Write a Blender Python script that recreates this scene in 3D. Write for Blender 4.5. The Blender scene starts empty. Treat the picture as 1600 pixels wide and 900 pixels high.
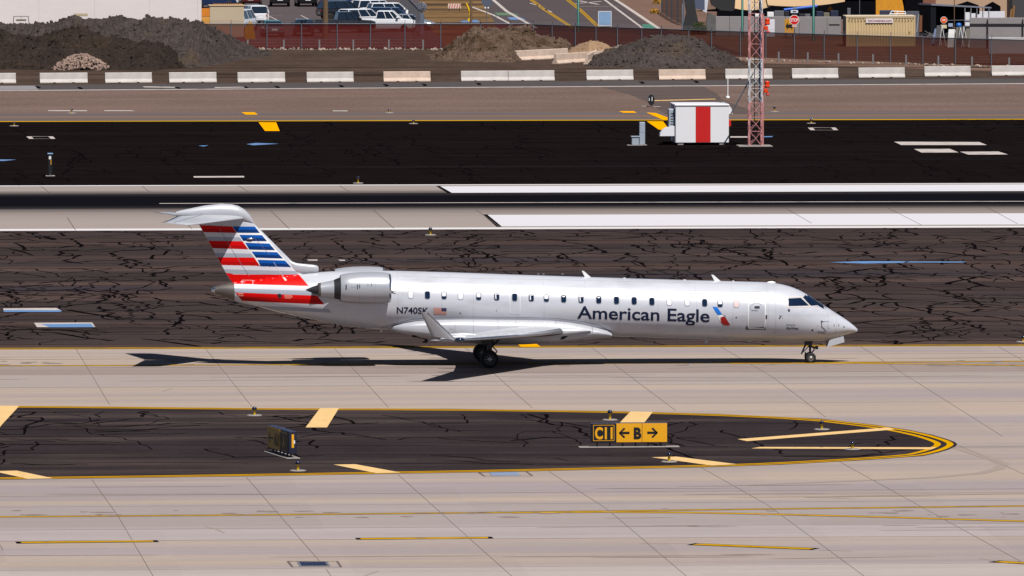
import bpy, bmesh, math, random
from mathutils import Vector, Matrix
R = math.radians
scene = bpy.context.scene
COL = scene.collection

# ------------------------------------------------------------------ camera
F = 14700.0                       # focal length in photograph pixels (1600 wide)
PIT = math.atan(950/F)
PSI = math.atan(1177*math.cos(PIT)/F)
VR = Vector((math.cos(PSI), -math.sin(PSI), 0))
VH = Vector((math.sin(PSI), math.cos(PSI), 0))
VZ = Vector((0, 0, 1))
VW = math.cos(PIT)*VH - math.sin(PIT)*VZ
VU = math.sin(PIT)*VH + math.cos(PIT)*VZ
def ray(x, y): return (x-800)*VR - (y-450)*VU + F*VW
CAM = -ray(800, 569.5)/33.8
def G(x, y, z=0.0):
    v = ray(x, y); return CAM + v*((z-CAM.z)/v.z)
def U(x, y, Y):
    v = ray(x, y); return CAM + v*((Y-CAM.y)/v.y)
def PX(p):
    d = Vector(p)-CAM; k = F/d.dot(VW); return 800+d.dot(VR)*k, 450-d.dot(VU)*k
cam = bpy.data.cameras.new("camera"); camo = bpy.data.objects.new("camera", cam); COL.objects.link(camo)
cam.sensor_width = 36; cam.lens = F/1600*36; cam.clip_start = 20; cam.clip_end = 6000
M = Matrix.Identity(4)
for i, v in enumerate((VR, VU, -VW)):
    for j in range(3): M[j][i] = v[j]
M.translation = CAM
camo.matrix_world = M
scene.camera = camo
# ------------------------------------------------------------------ light
SUN = Vector((0.19, -0.62, 1.0)).normalized()
SUN_EL = math.asin(SUN.z)
w = bpy.data.worlds.new("World"); scene.world = w; w.use_nodes = True
nt = w.node_tree; nt.nodes.clear()
sk = nt.nodes.new('ShaderNodeTexSky'); sk.sky_type = 'NISHITA'; sk.sun_disc = False
sk.sun_elevation = SUN_EL; sk.sun_rotation = math.atan2(SUN.x, SUN.y); sk.air_density = 0.5; sk.dust_density = 0.2; sk.altitude = 400
bg = nt.nodes.new('ShaderNodeBackground'); bg.inputs[1].default_value = 0.05
wo = nt.nodes.new('ShaderNodeOutputWorld')
nt.links.new(sk.outputs[0], bg.inputs[0]); nt.links.new(bg.outputs[0], wo.inputs[0])
sl = bpy.data.lights.new("sun", 'SUN'); sl.energy = 5.0; sl.angle = R(0.5); sl.color = (1.0, 0.955, 0.9)
so = bpy.data.objects.new("sun", sl); COL.objects.link(so)
so.rotation_euler = (-SUN).to_track_quat('-Z', 'Y').to_euler(); so.location = (0, -50, 200)
vs = scene.view_settings; vs.view_transform = 'Standard'; vs.look = 'None'; vs.gamma = 1; vs.exposure = 0.60
try: vs.use_curve_mapping = False
except Exception: pass
scene.render.engine = 'CYCLES'
scene.cycles.max_bounces = 6; scene.cycles.transparent_max_bounces = 12

# ------------------------------------------------------------------ materials
MATS = {}
KALB = .65          # all albedos below were matched at a slightly lower exposure
def SATC(c, k=1.22):
    l_ = .3*c[0]+.59*c[1]+.11*c[2]; return tuple(max(.0005, min(.85, (l_+(x-l_)*k)*KALB)) for x in c)
def mat(name, col=(.5,.5,.5), rough=.8, metal=0.0, layers=(), bump=None, coat=0.0, spec=0.5, emit=None, cell=None, tint=None):
    """layers: (sx,sy,sz, amount, detail) multiplicative value noise in metres; tint: (scale, colour, lo, hi)"""
    if name in MATS: return MATS[name]
    m = bpy.data.materials.new(name); m.use_nodes = True; n = m.node_tree.nodes; l = m.node_tree.links
    b = n['Principled BSDF']
    b.inputs['Roughness'].default_value = rough; b.inputs['Metallic'].default_value = metal
    b.inputs['Coat Weight'].default_value = coat; b.inputs['Specular IOR Level'].default_value = spec
    tc = n.new('ShaderNodeTexCoord')
    rgb = n.new('ShaderNodeRGB'); rgb.outputs[0].default_value = (*SATC(col), 1); out = rgb.outputs[0]
    def noise(sc, det, rgh=.6):
        mp = n.new('ShaderNodeMapping'); mp.inputs['Scale'].default_value = sc
        l.new(tc.outputs['Object'], mp.inputs[0])
        t = n.new('ShaderNodeTexNoise'); t.inputs['Scale'].default_value = 1; t.inputs['Detail'].default_value = det
        t.inputs['Roughness'].default_value = rgh
        l.new(mp.outputs[0], t.inputs['Vector']); return t.outputs['Fac']
    if tint:
        for (sc, c2, lo, hi) in tint:
            f = noise(sc, 5)
            mr = n.new('ShaderNodeMapRange'); mr.inputs[1].default_value = lo; mr.inputs[2].default_value = hi
            l.new(f, mr.inputs[0])
            mx = n.new('ShaderNodeMix'); mx.data_type = 'RGBA'
            l.new(mr.outputs[0], mx.inputs[0]); l.new(out, mx.inputs[6]); mx.inputs[7].default_value = (*SATC(c2), 1); out = mx.outputs[2]
    for (sx, sy, sz, amt, det) in layers:
        f = noise((sx, sy, sz), det, .75 if det > 6 else .6)
        ma = n.new('ShaderNodeMath'); ma.operation = 'MULTIPLY_ADD'; ma.inputs[1].default_value = amt*2; ma.inputs[2].default_value = 1-amt
        l.new(f, ma.inputs[0])
        vm = n.new('ShaderNodeVectorMath'); vm.operation = 'SCALE'
        l.new(out, vm.inputs[0]); l.new(ma.outputs[0], vm.inputs['Scale']); out = vm.outputs[0]
    if cell:          # slab by slab tone: (size x, size y, offset x, offset y, amount)
        va = n.new('ShaderNodeVectorMath'); va.operation = 'ADD'; va.inputs[1].default_value = (cell[2], cell[3], 0); l.new(tc.outputs['Object'], va.inputs[0])
        vs_ = n.new('ShaderNodeVectorMath'); vs_.operation = 'SNAP'; vs_.inputs[1].default_value = (cell[0], cell[1], 100); l.new(va.outputs[0], vs_.inputs[0])
        wn = n.new('ShaderNodeTexWhiteNoise'); l.new(vs_.outputs[0], wn.inputs[0])
        ma = n.new('ShaderNodeMath'); ma.operation = 'MULTIPLY_ADD'; ma.inputs[1].default_value = cell[4]*2; ma.inputs[2].default_value = 1-cell[4]; l.new(wn.outputs[0], ma.inputs[0])
        vm = n.new('ShaderNodeVectorMath'); vm.operation = 'SCALE'; l.new(out, vm.inputs[0]); l.new(ma.outputs[0], vm.inputs['Scale']); out = vm.outputs[0]
    l.new(out, b.inputs['Base Color'])
    if bump:
        f = noise((bump[0],)*3, 6, .7); bp = n.new('ShaderNodeBump'); bp.inputs['Strength'].default_value = bump[1]
        bp.inputs['Distance'].default_value = bump[2]
        l.new(f, bp.inputs['Height']); l.new(bp.outputs[0], b.inputs['Normal'])
    if emit: b.inputs['Emission Color'].default_value = (*col, 1); b.inputs['Emission Strength'].default_value = emit
    MATS[name] = m; return m

# ------------------------------------------------------------------ objects
def link(name, me, parent=None, base=None):
    o = bpy.data.objects.new(name, me); COL.objects.link(o)
    if parent: o.parent = parent
    return o
def tag(o, label=None, cat=None, group=None, kind=None):
    if label: o['label'] = label
    if cat: o['category'] = cat
    if group: o['group'] = group
    if kind: o['kind'] = kind
    return o
def thing(name, loc, rz, label, cat, group=None):
    o = bpy.data.objects.new(name, None); COL.objects.link(o); o.empty_display_size = .3
    o.location = loc; o.rotation_euler = (0, 0, rz)
    return tag(o, label, cat, group)
def copy_tree(o, parent=None):
    c = o.copy(); COL.objects.link(c); c.parent = parent
    for ch in list(o.children): copy_tree(ch, c)
    return c

class MB:
    def __init__(s): s.v = []; s.f = []; s.sm = []; s.mi = []; s.cur = 0
    def add(s, vs, fs, smooth=False):
        b = len(s.v); s.v += [tuple(x) for x in vs]
        for f in fs: s.f.append(tuple(b+i for i in f)); s.sm.append(smooth); s.mi.append(s.cur)
    def box(s, x0, x1, y0, y1, z0, z1):
        s.add([(x0,y0,z0),(x1,y0,z0),(x1,y1,z0),(x0,y1,z0),(x0,y0,z1),(x1,y0,z1),(x1,y1,z1),(x0,y1,z1)],
              [(0,3,2,1),(4,5,6,7),(0,1,5,4),(1,2,6,5),(2,3,7,6),(3,0,4,7)])
    def bbox(s, x0, x1, y0, y1, z0, z1, b=.02):
        """box with chamfered edges"""
        lo = (x0,y0,z0); hi = (x1,y1,z1); bm = bmesh.new()
        r = bmesh.ops.create_cube(bm, size=1)
        for v in bm.verts:
            v.co = Vector([lo[i]+(hi[i]-lo[i])*(v.co[i]+.5) for i in range(3)])
        bmesh.ops.bevel(bm, geom=bm.edges[:], offset=b, segments=1, affect='EDGES')
        s.bm(bm)
    def bm(s, bm, smooth=False):
        bm.verts.index_update(); s.add([v.co[:] for v in bm.verts], [[v.index for v in f.verts] for f in bm.faces], smooth); bm.free()
    def obox(s, c, size, rz=0, rx=0, ry=0):
        m = Matrix.Translation(c) @ Matrix.Rotation(rz,4,'Z') @ Matrix.Rotation(ry,4,'Y') @ Matrix.Rotation(rx,4,'X')
        h = [k/2 for k in size]
        vs = [m @ Vector((sx*h[0], sy*h[1], sz*h[2])) for sz in (-1,1) for sx, sy in ((-1,-1),(1,-1),(1,1),(-1,1))]
        s.add(vs, [(0,3,2,1),(4,5,6,7),(0,1,5,4),(1,2,6,5),(2,3,7,6),(3,0,4,7)])
    def tube(s, p0, p1, r, n=8, r1=None, caps=True):
        p0 = Vector(p0); p1 = Vector(p1); d = (p1-p0)
        if d.length < 1e-6: return
        d.normalize(); a = d.orthogonal().normalized(); b = d.cross(a); r1 = r if r1 is None else r1
        vs = []
        for p, rr in ((p0, r), (p1, r1)):
            for i in range(n):
                t = 2*math.pi*i/n; vs.append(p + a*(rr*math.cos(t)) + b*(rr*math.sin(t)))
        s.add(vs, [(i, (i+1)%n, n+(i+1)%n, n+i) for i in range(n)], n > 5)
        if caps: s.add(vs, [tuple(range(n-1,-1,-1)), tuple(range(n, 2*n))])
    def loft(s, rings, caps=True, smooth=True, closed=True):
        n = len(rings[0]); vs = [p for r in rings for p in r]; fs = []
        for k in range(len(rings)-1):
            for i in range(n if closed else n-1):
                j = (i+1) % n; fs.append((k*n+i, k*n+j, (k+1)*n+j, (k+1)*n+i))
        s.add(vs, fs, smooth)
        if caps and closed:
            s.add(rings[0], [tuple(range(n-1,-1,-1))]); s.add(rings[-1], [tuple(range(n))])
    def lathe(s, prof, axis='z', c=(0,0,0), n=20, smooth=True, caps=True):
        rings = []
        for (h, r) in prof:
            ring = []
            for i in range(n):
                t = 2*math.pi*i/n; a, b = r*math.cos(t), r*math.sin(t)
                p = {'z': (a,b,h), 'x': (h,a,b), 'y': (a,h,b)}[axis]
                ring.append((c[0]+p[0], c[1]+p[1], c[2]+p[2]))
            rings.append(ring)
        s.loft(rings, caps, smooth)
    def prism(s, poly, y0, y1):
        """polygon in (x,z) extruded in y"""
        n = len(poly); a = [(p[0], y0, p[1]) for p in poly]; b = [(p[0], y1, p[1]) for p in poly]
        s.add(a+b, [tuple(range(n)), tuple(range(2*n-1, n-1, -1))] + [((i+1)%n, i, n+i, n+(i+1)%n) for i in range(n)])
    def poly(s, pts): s.add(pts, [tuple(range(len(pts)))])
    def ribbon(s, pts, ws, z):
        """flat ribbon along xy points"""
        L = []
        for i, p in enumerate(pts):
            a = pts[max(i-1,0)]; b = pts[min(i+1, len(pts)-1)]
            dx, dy = b[0]-a[0], b[1]-a[1]; q = math.hypot(dx, dy) or 1; nx, ny = -dy/q, dx/q
            wd = (ws[i] if isinstance(ws, (list, tuple)) else ws)/2
            L.append(((p[0]+nx*wd, p[1]+ny*wd, z), (p[0]-nx*wd, p[1]-ny*wd, z)))
        vs = [q for pr in L for q in pr]
        s.add(vs, [(2*i, 2*i+1, 2*i+3, 2*i+2) for i in range(len(pts)-1)])
    def build(s, name, mats, parent=None, base=(0,0,0), fixn=True):
        me = bpy.data.meshes.new(name)
        bx, by, bz = base
        me.from_pydata([(x-bx, y-by, z-bz) for x, y, z in s.v], [], s.f)
        if not isinstance(mats, (list, tuple)): mats = [mats]
        for m in mats: me.materials.append(m)
        me.polygons.foreach_set('use_smooth', s.sm); me.polygons.foreach_set('material_index', s.mi)
        me.update()
        if fixn:
            bm = bmesh.new(); bm.from_mesh(me); bmesh.ops.recalc_face_normals(bm, faces=bm.faces); bm.to_mesh(me); bm.free()
        return link(name, me, parent)

def text_polys(txt, height=1.0):
    """default-font text as 2D mesh data, cap height scaled to 'height'; returns verts, faces, width"""
    cu = bpy.data.curves.new("t", 'FONT'); cu.body = txt; cu.size = 1; cu.resolution_u = 4; cu.offset = TEXT_OFF[0]
    o = bpy.data.objects.new("t", cu); COL.objects.link(o)
    dg = bpy.context.evaluated_depsgraph_get(); dg.update()
    me = bpy.data.meshes.new_from_object(o.evaluated_get(dg))
    vs = [tuple(v.co) for v in me.vertices]; fs = [tuple(p.vertices) for p in me.polygons]
    bpy.data.objects.remove(o); bpy.data.curves.remove(cu); bpy.data.meshes.remove(me)
    xs = [v[0] for v in vs]; ys = [v[1] for v in vs]
    x0, x1 = min(xs), max(xs); cap = 0.729*1.0
    return [((v[0]-x0)/(x1-x0), v[1]/cap) for v in vs], fs
TEXT_OFF = [0.0]
# ================================================================== the ground
def strip(name, y0a, y1a, y0b, y1b, z, m, x0=-2500, x1=4200):
    """band between two image lines given by their heights at x=0 and x=1600, laid in the world"""
    s = MB()
    def row(ya, yb):
        a = G(0, ya); b = G(1600, yb); d = (b-a)/1600
        return [a + d*x for x in (x0, x1)]
    p = row(y0a, y1a); q = row(y0b, y1b)
    vs = [(p[0].x,p[0].y,z),(p[1].x,p[1].y,z),(q[1].x,q[1].y,z),(q[0].x,q[0].y,z)]
    s.poly(vs); return tag(s.build(name, m), kind='structure')
lineedge = mat('line_edge', (.09,.065,.05), .9, spec=0, layers=[(1.2,3,1,.4,5)])
def gp(pts, z): return [(lambda g: (g.x, g.y, z))(G(x, y)) for x, y in pts]
def patch(name, pts, z, m):
    s = MB(); s.poly(gp(pts, z)); return tag(s.build(name, m), kind='structure')

dirt = mat('dirt', (.072,.053,.044), .95, spec=0, layers=[(.04,.25,1,.6,6),(1.5,1.5,1,.8,7),(.25,.06,1,.4,3)], bump=(2.5,.6,.15))
gravel = mat('gravel', (.165,.122,.108), .95, spec=0, layers=[(.05,.12,1,.35,5),(3,3,1,.8,7)], bump=(5,.8,.1))
farsoil = mat('far_soil', (.13,.095,.07), .95, spec=0, layers=[(.1,.1,1,.4,6),(1.2,1.2,1,.5,4)], bump=(2,.6,.2))
asph = mat('cracked_asphalt', (.046,.037,.037), .85, spec=0, cell=(900,3.8,0,0,.10), layers=[(.015,.22,1,.32,4),(.12,.03,1,.25,5),(5,2.5,1,.28,4)], bump=(12,.3,.03),
           tint=[((.004,.13,1),(.070,.051,.047),.47,.60),((.02,.12,1),(.037,.032,.037),.54,.66)])
blackseal = mat('black_seal_coat', (.0085,.0065,.0068), .9, spec=0, layers=[(.02,.3,1,.35,5),(.3,.1,1,.2,4),(4,4,1,.15,3)])
roadasph = mat('service_road_asphalt', (.085,.078,.08), .85, spec=0, layers=[(.03,.2,1,.22,5),(3,3,1,.2,4)])
lotasph = mat('parking_asphalt', (.10,.085,.088), .85, spec=0, layers=[(.1,.08,1,.2,5),(2,2,1,.15,4)])
CX0 = -G(118.7,545.3).x
conc = mat('taxiway_concrete', (.385,.326,.286), .85, cell=(6.1,6.0,CX0,0,.035), spec=0, layers=[(.012,.13,1,.15,4),(.03,.7,1,.12,4),(2,2,1,.08,4)],
           tint=[((.006,.10,1),(.315,.278,.28),.44,.56),((.004,.28,1),(.25,.218,.215),.57,.68)], bump=(20,.1,.01))
ypaint = mat('yellow_paint', (.50,.30,.06), .7, spec=0, layers=[(1.2,3,1,.3,5)], tint=[((1.1,3,1),(.22,.15,.08),.56,.66)])
ypaint_old = mat('worn_yellow_paint', (.42,.26,.055), .75, spec=0, layers=[(1.2,3,1,.45,5)], tint=[((.6,3,1),(.16,.12,.09),.52,.66)])
peach = mat('faded_yellow_paint', (.70,.50,.28), .75, spec=0, layers=[(1.5,.5,1,.16,5)], tint=[((2.5,1.2,1),(.30,.22,.15),.62,.72)])
amber = mat('amber_paint', (.80,.40,.012), .7, spec=0, layers=[(1.5,.8,1,.1,5)])
wpaint = mat('white_paint', (.66,.65,.66), .7, spec=0, layers=[(.05,.8,1,.05,5),(3,3,1,.06,4)])
wpaint_old = mat('worn_white_paint', (.50,.46,.44), .75, spec=0, layers=[(.4,2,1,.35,5)], tint=[((.7,2.5,1),(.16,.13,.13),.56,.66)])
tar = mat('tar_sealant', (.0045,.0035,.0045), .9, spec=0)
jointm = mat('joint_sealant', (.15,.125,.12), .8, spec=0)
blue_paint_sheen = mat('pale_blue_paint_and_sheen', (.13,.23,.42), .7, layers=[(.6,3,1,.25,4)])  # blue paint, also the colour of the painted-on puddle reflections
blackp = mat('black_paint', (.008,.007,.008), .9, spec=0)

# base sheet to the horizon
s = MB(); s.poly([(-3500,-900,-.012),(3500,-900,-.012),(3500,5200,-.012),(-3500,5200,-.012)])
tag(s.build('ground', farsoil), kind='structure')
strip('dirt_ground', 66, 66, 133.2, 122.5, .0, dirt)
strip('service_road', 133.0, 122.2, 141.5, 130.6, .004, roadasph)
strip('edge_line', 141.2, 130.2, 142.2, 131.2, .010, wpaint_old)
strip('gravel_ground', 141.5, 130.6, 177.5, 173.5, .0, gravel)
sh = mat('shoulder_asphalt', (.13,.112,.112), .85, spec=0, layers=[(.02,.4,1,.3,4),(3,3,1,.15,4)])
sh2 = mat('tan_shoulder', (.175,.125,.105), .9, spec=0, layers=[(.02,.5,1,.25,4)])
strip('shoulder', 177.2, 173.2, 190.2, 186.6, .003, sh)
strip('tan_shoulder', 181.8, 178.0, 185.2, 181.6, .007, sh2)
strip('black_asphalt', 190.0, 186.4, 290.6, 286.6, .004, blackseal)
strip('yellow_edge_line', 189.4, 185.8, 190.6, 187.0, .009, mat('gold_line', (.50,.30,.06), .7, spec=0, layers=[(.1,2,1,.35,4)]))

# runway with tyre rubber (v runs across it)
def runway_mat():
    m = bpy.data.materials.new('runway_concrete'); m.use_nodes = True; n = m.node_tree.nodes; l = m.node_tree.links
    b = n['Principled BSDF']; b.inputs['Roughness'].default_value = .75; b.inputs['Specular IOR Level'].default_value = 0
    uv = n.new('ShaderNodeUVMap'); sp = n.new('ShaderNodeSeparateXYZ'); l.new(uv.outputs[0], sp.inputs[0])
    tc = n.new('ShaderNodeTexCoord')
    def noise(sc, det):
        mp = n.new('ShaderNodeMapping'); mp.inputs['Scale'].default_value = sc; l.new(tc.outputs['Object'], mp.inputs[0])
        t = n.new('ShaderNodeTexNoise'); t.inputs['Scale'].default_value = 1; t.inputs['Detail'].default_value = det
        l.new(mp.outputs[0], t.inputs['Vector']); return t.outputs['Fac']
    a = noise((.008,.9,1), 4)
    ad = n.new('ShaderNodeMath'); ad.operation = 'MULTIPLY_ADD'; ad.inputs[1].default_value = .12; l.new(a, ad.inputs[0]); l.new(sp.outputs['Y'], ad.inputs[2])
    cr = n.new('ShaderNodeValToRGB'); e = cr.color_ramp; e.elements[0].position = 0; e.elements[0].color = (0,0,0,1); e.elements[1].position = 1; e.elements[1].color = (0,0,0,1)
    for p, c in ((.17,0.05),(.215,.35),(.275,.93),(.34,1),(.55,1),(.605,.9),(.645,.52),(.71,.22),(.80,.07),(.9,.0)):
        q = e.elements.new(p); q.color = (c,c,c,1)
    l.new(ad.outputs[0], cr.inputs[0])
    base = n.new('ShaderNodeMix'); base.data_type = 'RGBA'; base.inputs[6].default_value = (.192,.164,.155,1); base.inputs[7].default_value = (.232,.196,.182,1)
    f = noise((.02,.5,1), 5); l.new(f, base.inputs[0])
    mx = n.new('ShaderNodeMix'); mx.data_type = 'RGBA'; l.new(cr.outputs[0], mx.inputs[0]); l.new(base.outputs[2], mx.inputs[6]); mx.inputs[7].default_value = (.004,.004,.006,1)
    l.new(mx.outputs[2], b.inputs['Base Color']); return m
o = strip('runway', 290.4, 286.4, 361.3, 355.7, .008, runway_mat())
uvl = o.data.uv_layers.new(name='UVMap')
for i, c in enumerate([(0,0),(1,0),(1,1),(0,1)]):
    for lp in o.data.loops:
        if lp.vertex_index == i: uvl.data[lp.index].uv = c
strip('runway_edge_line', 290.2, 286.2, 291.4, 287.2, .013, wpaint)
strip('runway_near_edge_line', 358.2, 353.0, 361.0, 355.4, .013, wpaint)
strip('runway_centre_line', 318.4, 314.4, 319.2, 315.2, .013, wpaint_old, x0=248, x1=4200)
# threshold blocks
def strip4(name, xa, ya, xb, yb, right, ya2, yb2, z, m):
    p = [(xa,ya),(right,ya2),(right,yb2),(xb,yb)]; return patch(name, p, z, m)
thr = mat('threshold_white_paint', (.62,.615,.65), .7, spec=0, layers=[(.03,1.2,1,.05,5),(3,3,1,.05,4)])
strip4('touchdown_bar', 688,291.4, 706,301.5, 2600, 285.2, 295.4, .012, thr)
strip4('near_touchdown_bar', 762,336.0, 784,353.9, 2600, 330.5, 347.6, .012, thr)
patch('bar_outline', [(681,290.8),(688,290.8),(706,301.8),(699,301.8)], .0115, blackp)
patch('near_bar_outline', [(754,335.3),(762,335.3),(784,354.6),(776,354.6)], .0115, blackp)
strip('cracked_asphalt', 361.1, 355.5, 546.0, 540.4, .004, asph)
strip('taxiway', 545.8, 540.2, 1500, 1488, .008, conc)
def cband(nm, a0, a1, b0, b1, c, z=.0095):
    strip('slab_row', a0, a1, b0, b1, z, mat(nm, c, .85, spec=0, layers=[(.012,.13,1,.15,4),(.03,.7,1,.12,4),(2,2,1,.08,4)], cell=(6.1,6.0,CX0,0,.03), tint=[((.006,.10,1),tuple(k*.86 for k in c),.47,.60)]))
cband('grey_slab_row', 573.5, 567.5, 587, 580.5, (.315,.268,.25)); cband('mauve_slab_row', 587, 580.5, 606, 599.5, (.36,.318,.30))
cband('worn_slab_row', 790, 778, 829, 818, (.335,.297,.29)); cband('grey_mauve_slab_row', 829, 818, 846, 838, (.375,.337,.335)); cband('pale_slab_row', 891, 879, 1000, 990, (.405,.362,.348))
strip('taxiway_edge_line', 545.6, 540.0, 546.5, 540.9, .013, ypaint_old)
strip('taxiway_edge_band', 543.9, 538.3, 544.7, 539.1, .010, ypaint_old)

# dark island with double yellow border
top = [(-700,632),(0,634.5),(100,635),(400,638),(700,639),(950,642.5),(1120,647),(1283,654.5),(1370,664.5),(1420,672),(1458,680),(1480,686.5),(1492,691),(1496,694.5)]
bot = [(1493,698),(1482,703),(1465,708),(1442,713),(1350,719.5),(1220,726.5),(1120,730),(800,737.5),(625,740.5),(400,744.5),(0,750),(-700,757)]
isl = top+bot
patch('asphalt_island', isl, .012, mat('island_asphalt', (.033,.027,.029), .85, spec=0, layers=[(.02,.4,1,.35,4),(.3,.1,1,.3,5),(5,2.5,1,.25,4)], bump=(12,.3,.03),
      tint=[((.03,.2,1),(.068,.054,.052),.52,.66)]))
def inset(poly, d):
    c = [Vector(p[:2]) for p in poly]; out = []
    for i in range(len(c)):
        a, b, e = c[max(i-1,0)], c[i], c[min(i+1,len(c)-1)]
        t = (e-a).normalized(); out.append(b + Vector((t.y, -t.x))*d)
    return out
gi = gp(isl, 0)
gi2 = []
for i in range(len(gi)-1):       # Chaikin smoothing
    a, b = Vector(gi[i][:2]), Vector(gi[i+1][:2]); gi2 += [a.lerp(b,.25), a.lerp(b,.75)]
for d, wd in ((.28,.27),(.80,.27)):
    s = MB(); s.ribbon([tuple(p) for p in inset(gi2, d)], wd, .017); tag(s.build('island_border', mat('island_border_paint', (.56,.32,.06), .7, spec=0, layers=[(.4,2,1,.35,5)])), kind='structure')

def wline(name, pts, wd, z, m):
    if name == 'taxi_line':
        s = MB(); s.ribbon([tuple(G(x,y).xy) for x, y in pts], wd*1.6, z-.0012); tag(s.build('line_outline', lineedge), kind='structure')
    s = MB(); s.ribbon([tuple(G(x,y).xy) for x, y in pts], wd, z); return tag(s.build(name, m), kind='structure')
# yellow taxi lines
wline('taxi_line', [(-900,577.5),(0,572),(600,569.5),(1200,567.2),(1600,565),(2600,558)], .46, .013, ypaint_old)
wline('taxi_line', [(1140,568.2),(1340,568),(1480,569.4),(1600,571.5),(2300,585)], .40, .016, ypaint)
wline('taxi_line', [(-900,816),(0,808),(400,805),(800,801),(1210,795.6),(1600,791),(2500,779)], .40, .013, ypaint_old)
wline('taxi_line', [(800,801.4),(950,800.6),(1060,801.2),(1200,803.8),(1400,809),(1600,815),(2200,838)], .40, .0165, ypaint)
def dash(a, b):
    wline('taxi_dash', [a, b], .80, .013, blackp)
    ax = (a[0]+(b[0]-a[0])*.035, a[1]+(b[1]-a[1])*.035); bx = (b[0]+(a[0]-b[0])*.035, b[1]+(a[1]-b[1])*.035)
    wline('taxi_dash_paint', [ax, bx], .52, .017, ypaint)
for a, b in [((25,848.3),(247,845.8)),((556,842.4),(770,840.6)),((1079,850.6),(1275,858.4)),((1552,877.6),(1760,890)),((-480,853),(-260,850))]: dash(a, b)
# joints
def jl(pts, wd=.022, m=None, z=.0145): return wline('slab_joint', pts, wd, z, m or jointm)
for pts in ([(118.7,545.5),(171.5,633)],[(321,545),(394,636)],[(523,545),(607,637)],[(727,544),(832,638)],[(924,543),(1056,642)],[(1126,542),(1208,590),(1290,652)],[(1345,542),(1385,567.5),(1566,682)],[(1560,542),(1700,620)],
            [(143.7,750),(184,806),(240,902)],[(385,746),(499,877)],[(510,890),(518,902)],[(622,742),(800,901)],[(858,737),(950,797),(1074,902)],[(1096,731),(1200,790),(1352,902)],[(1312,722),(1597,879)],[(1497,696),(1700,785)],[(-60,752),(5,860)]): jl(pts)
faint = mat('faint_joint', (.28,.23,.22), .85, spec=0)
wline('slab_joint', [(-800,611),(0,606),(1200,600),(2400,592)], .10, .0142, faint)
wline('slab_joint', [(-800,560),(0,558.5),(1600,552.5),(2400,549)], .06, .0142, faint)
for ya, yb in ((776,764),(793,782),(829,818),(846,838),(892,880),(585,580)):
    wline('slab_joint', [(-600,ya+4),(0,ya),(1600,yb),(2300,yb-4)], .07, .0142, faint)
jr = mat('runway_joint', (.12,.105,.10), .8, spec=0)
for pts in ([(105,340),(118,360)],[(282,338),(290,348),(300,358)],[(423,329),(452,358)],[(530,290),(548,301)],[(583,328),(616,357.5)],[(744,328),(781,355)],[(64,291),(78,302)],[(222,291),(237,303)],[(372,290),(393,303)],
            [(1225,324),(1268,349)],[(1385,324),(1440,352)],[(1540,323),(1590,350)]): jl(pts, .045, jr, .0145)
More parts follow.
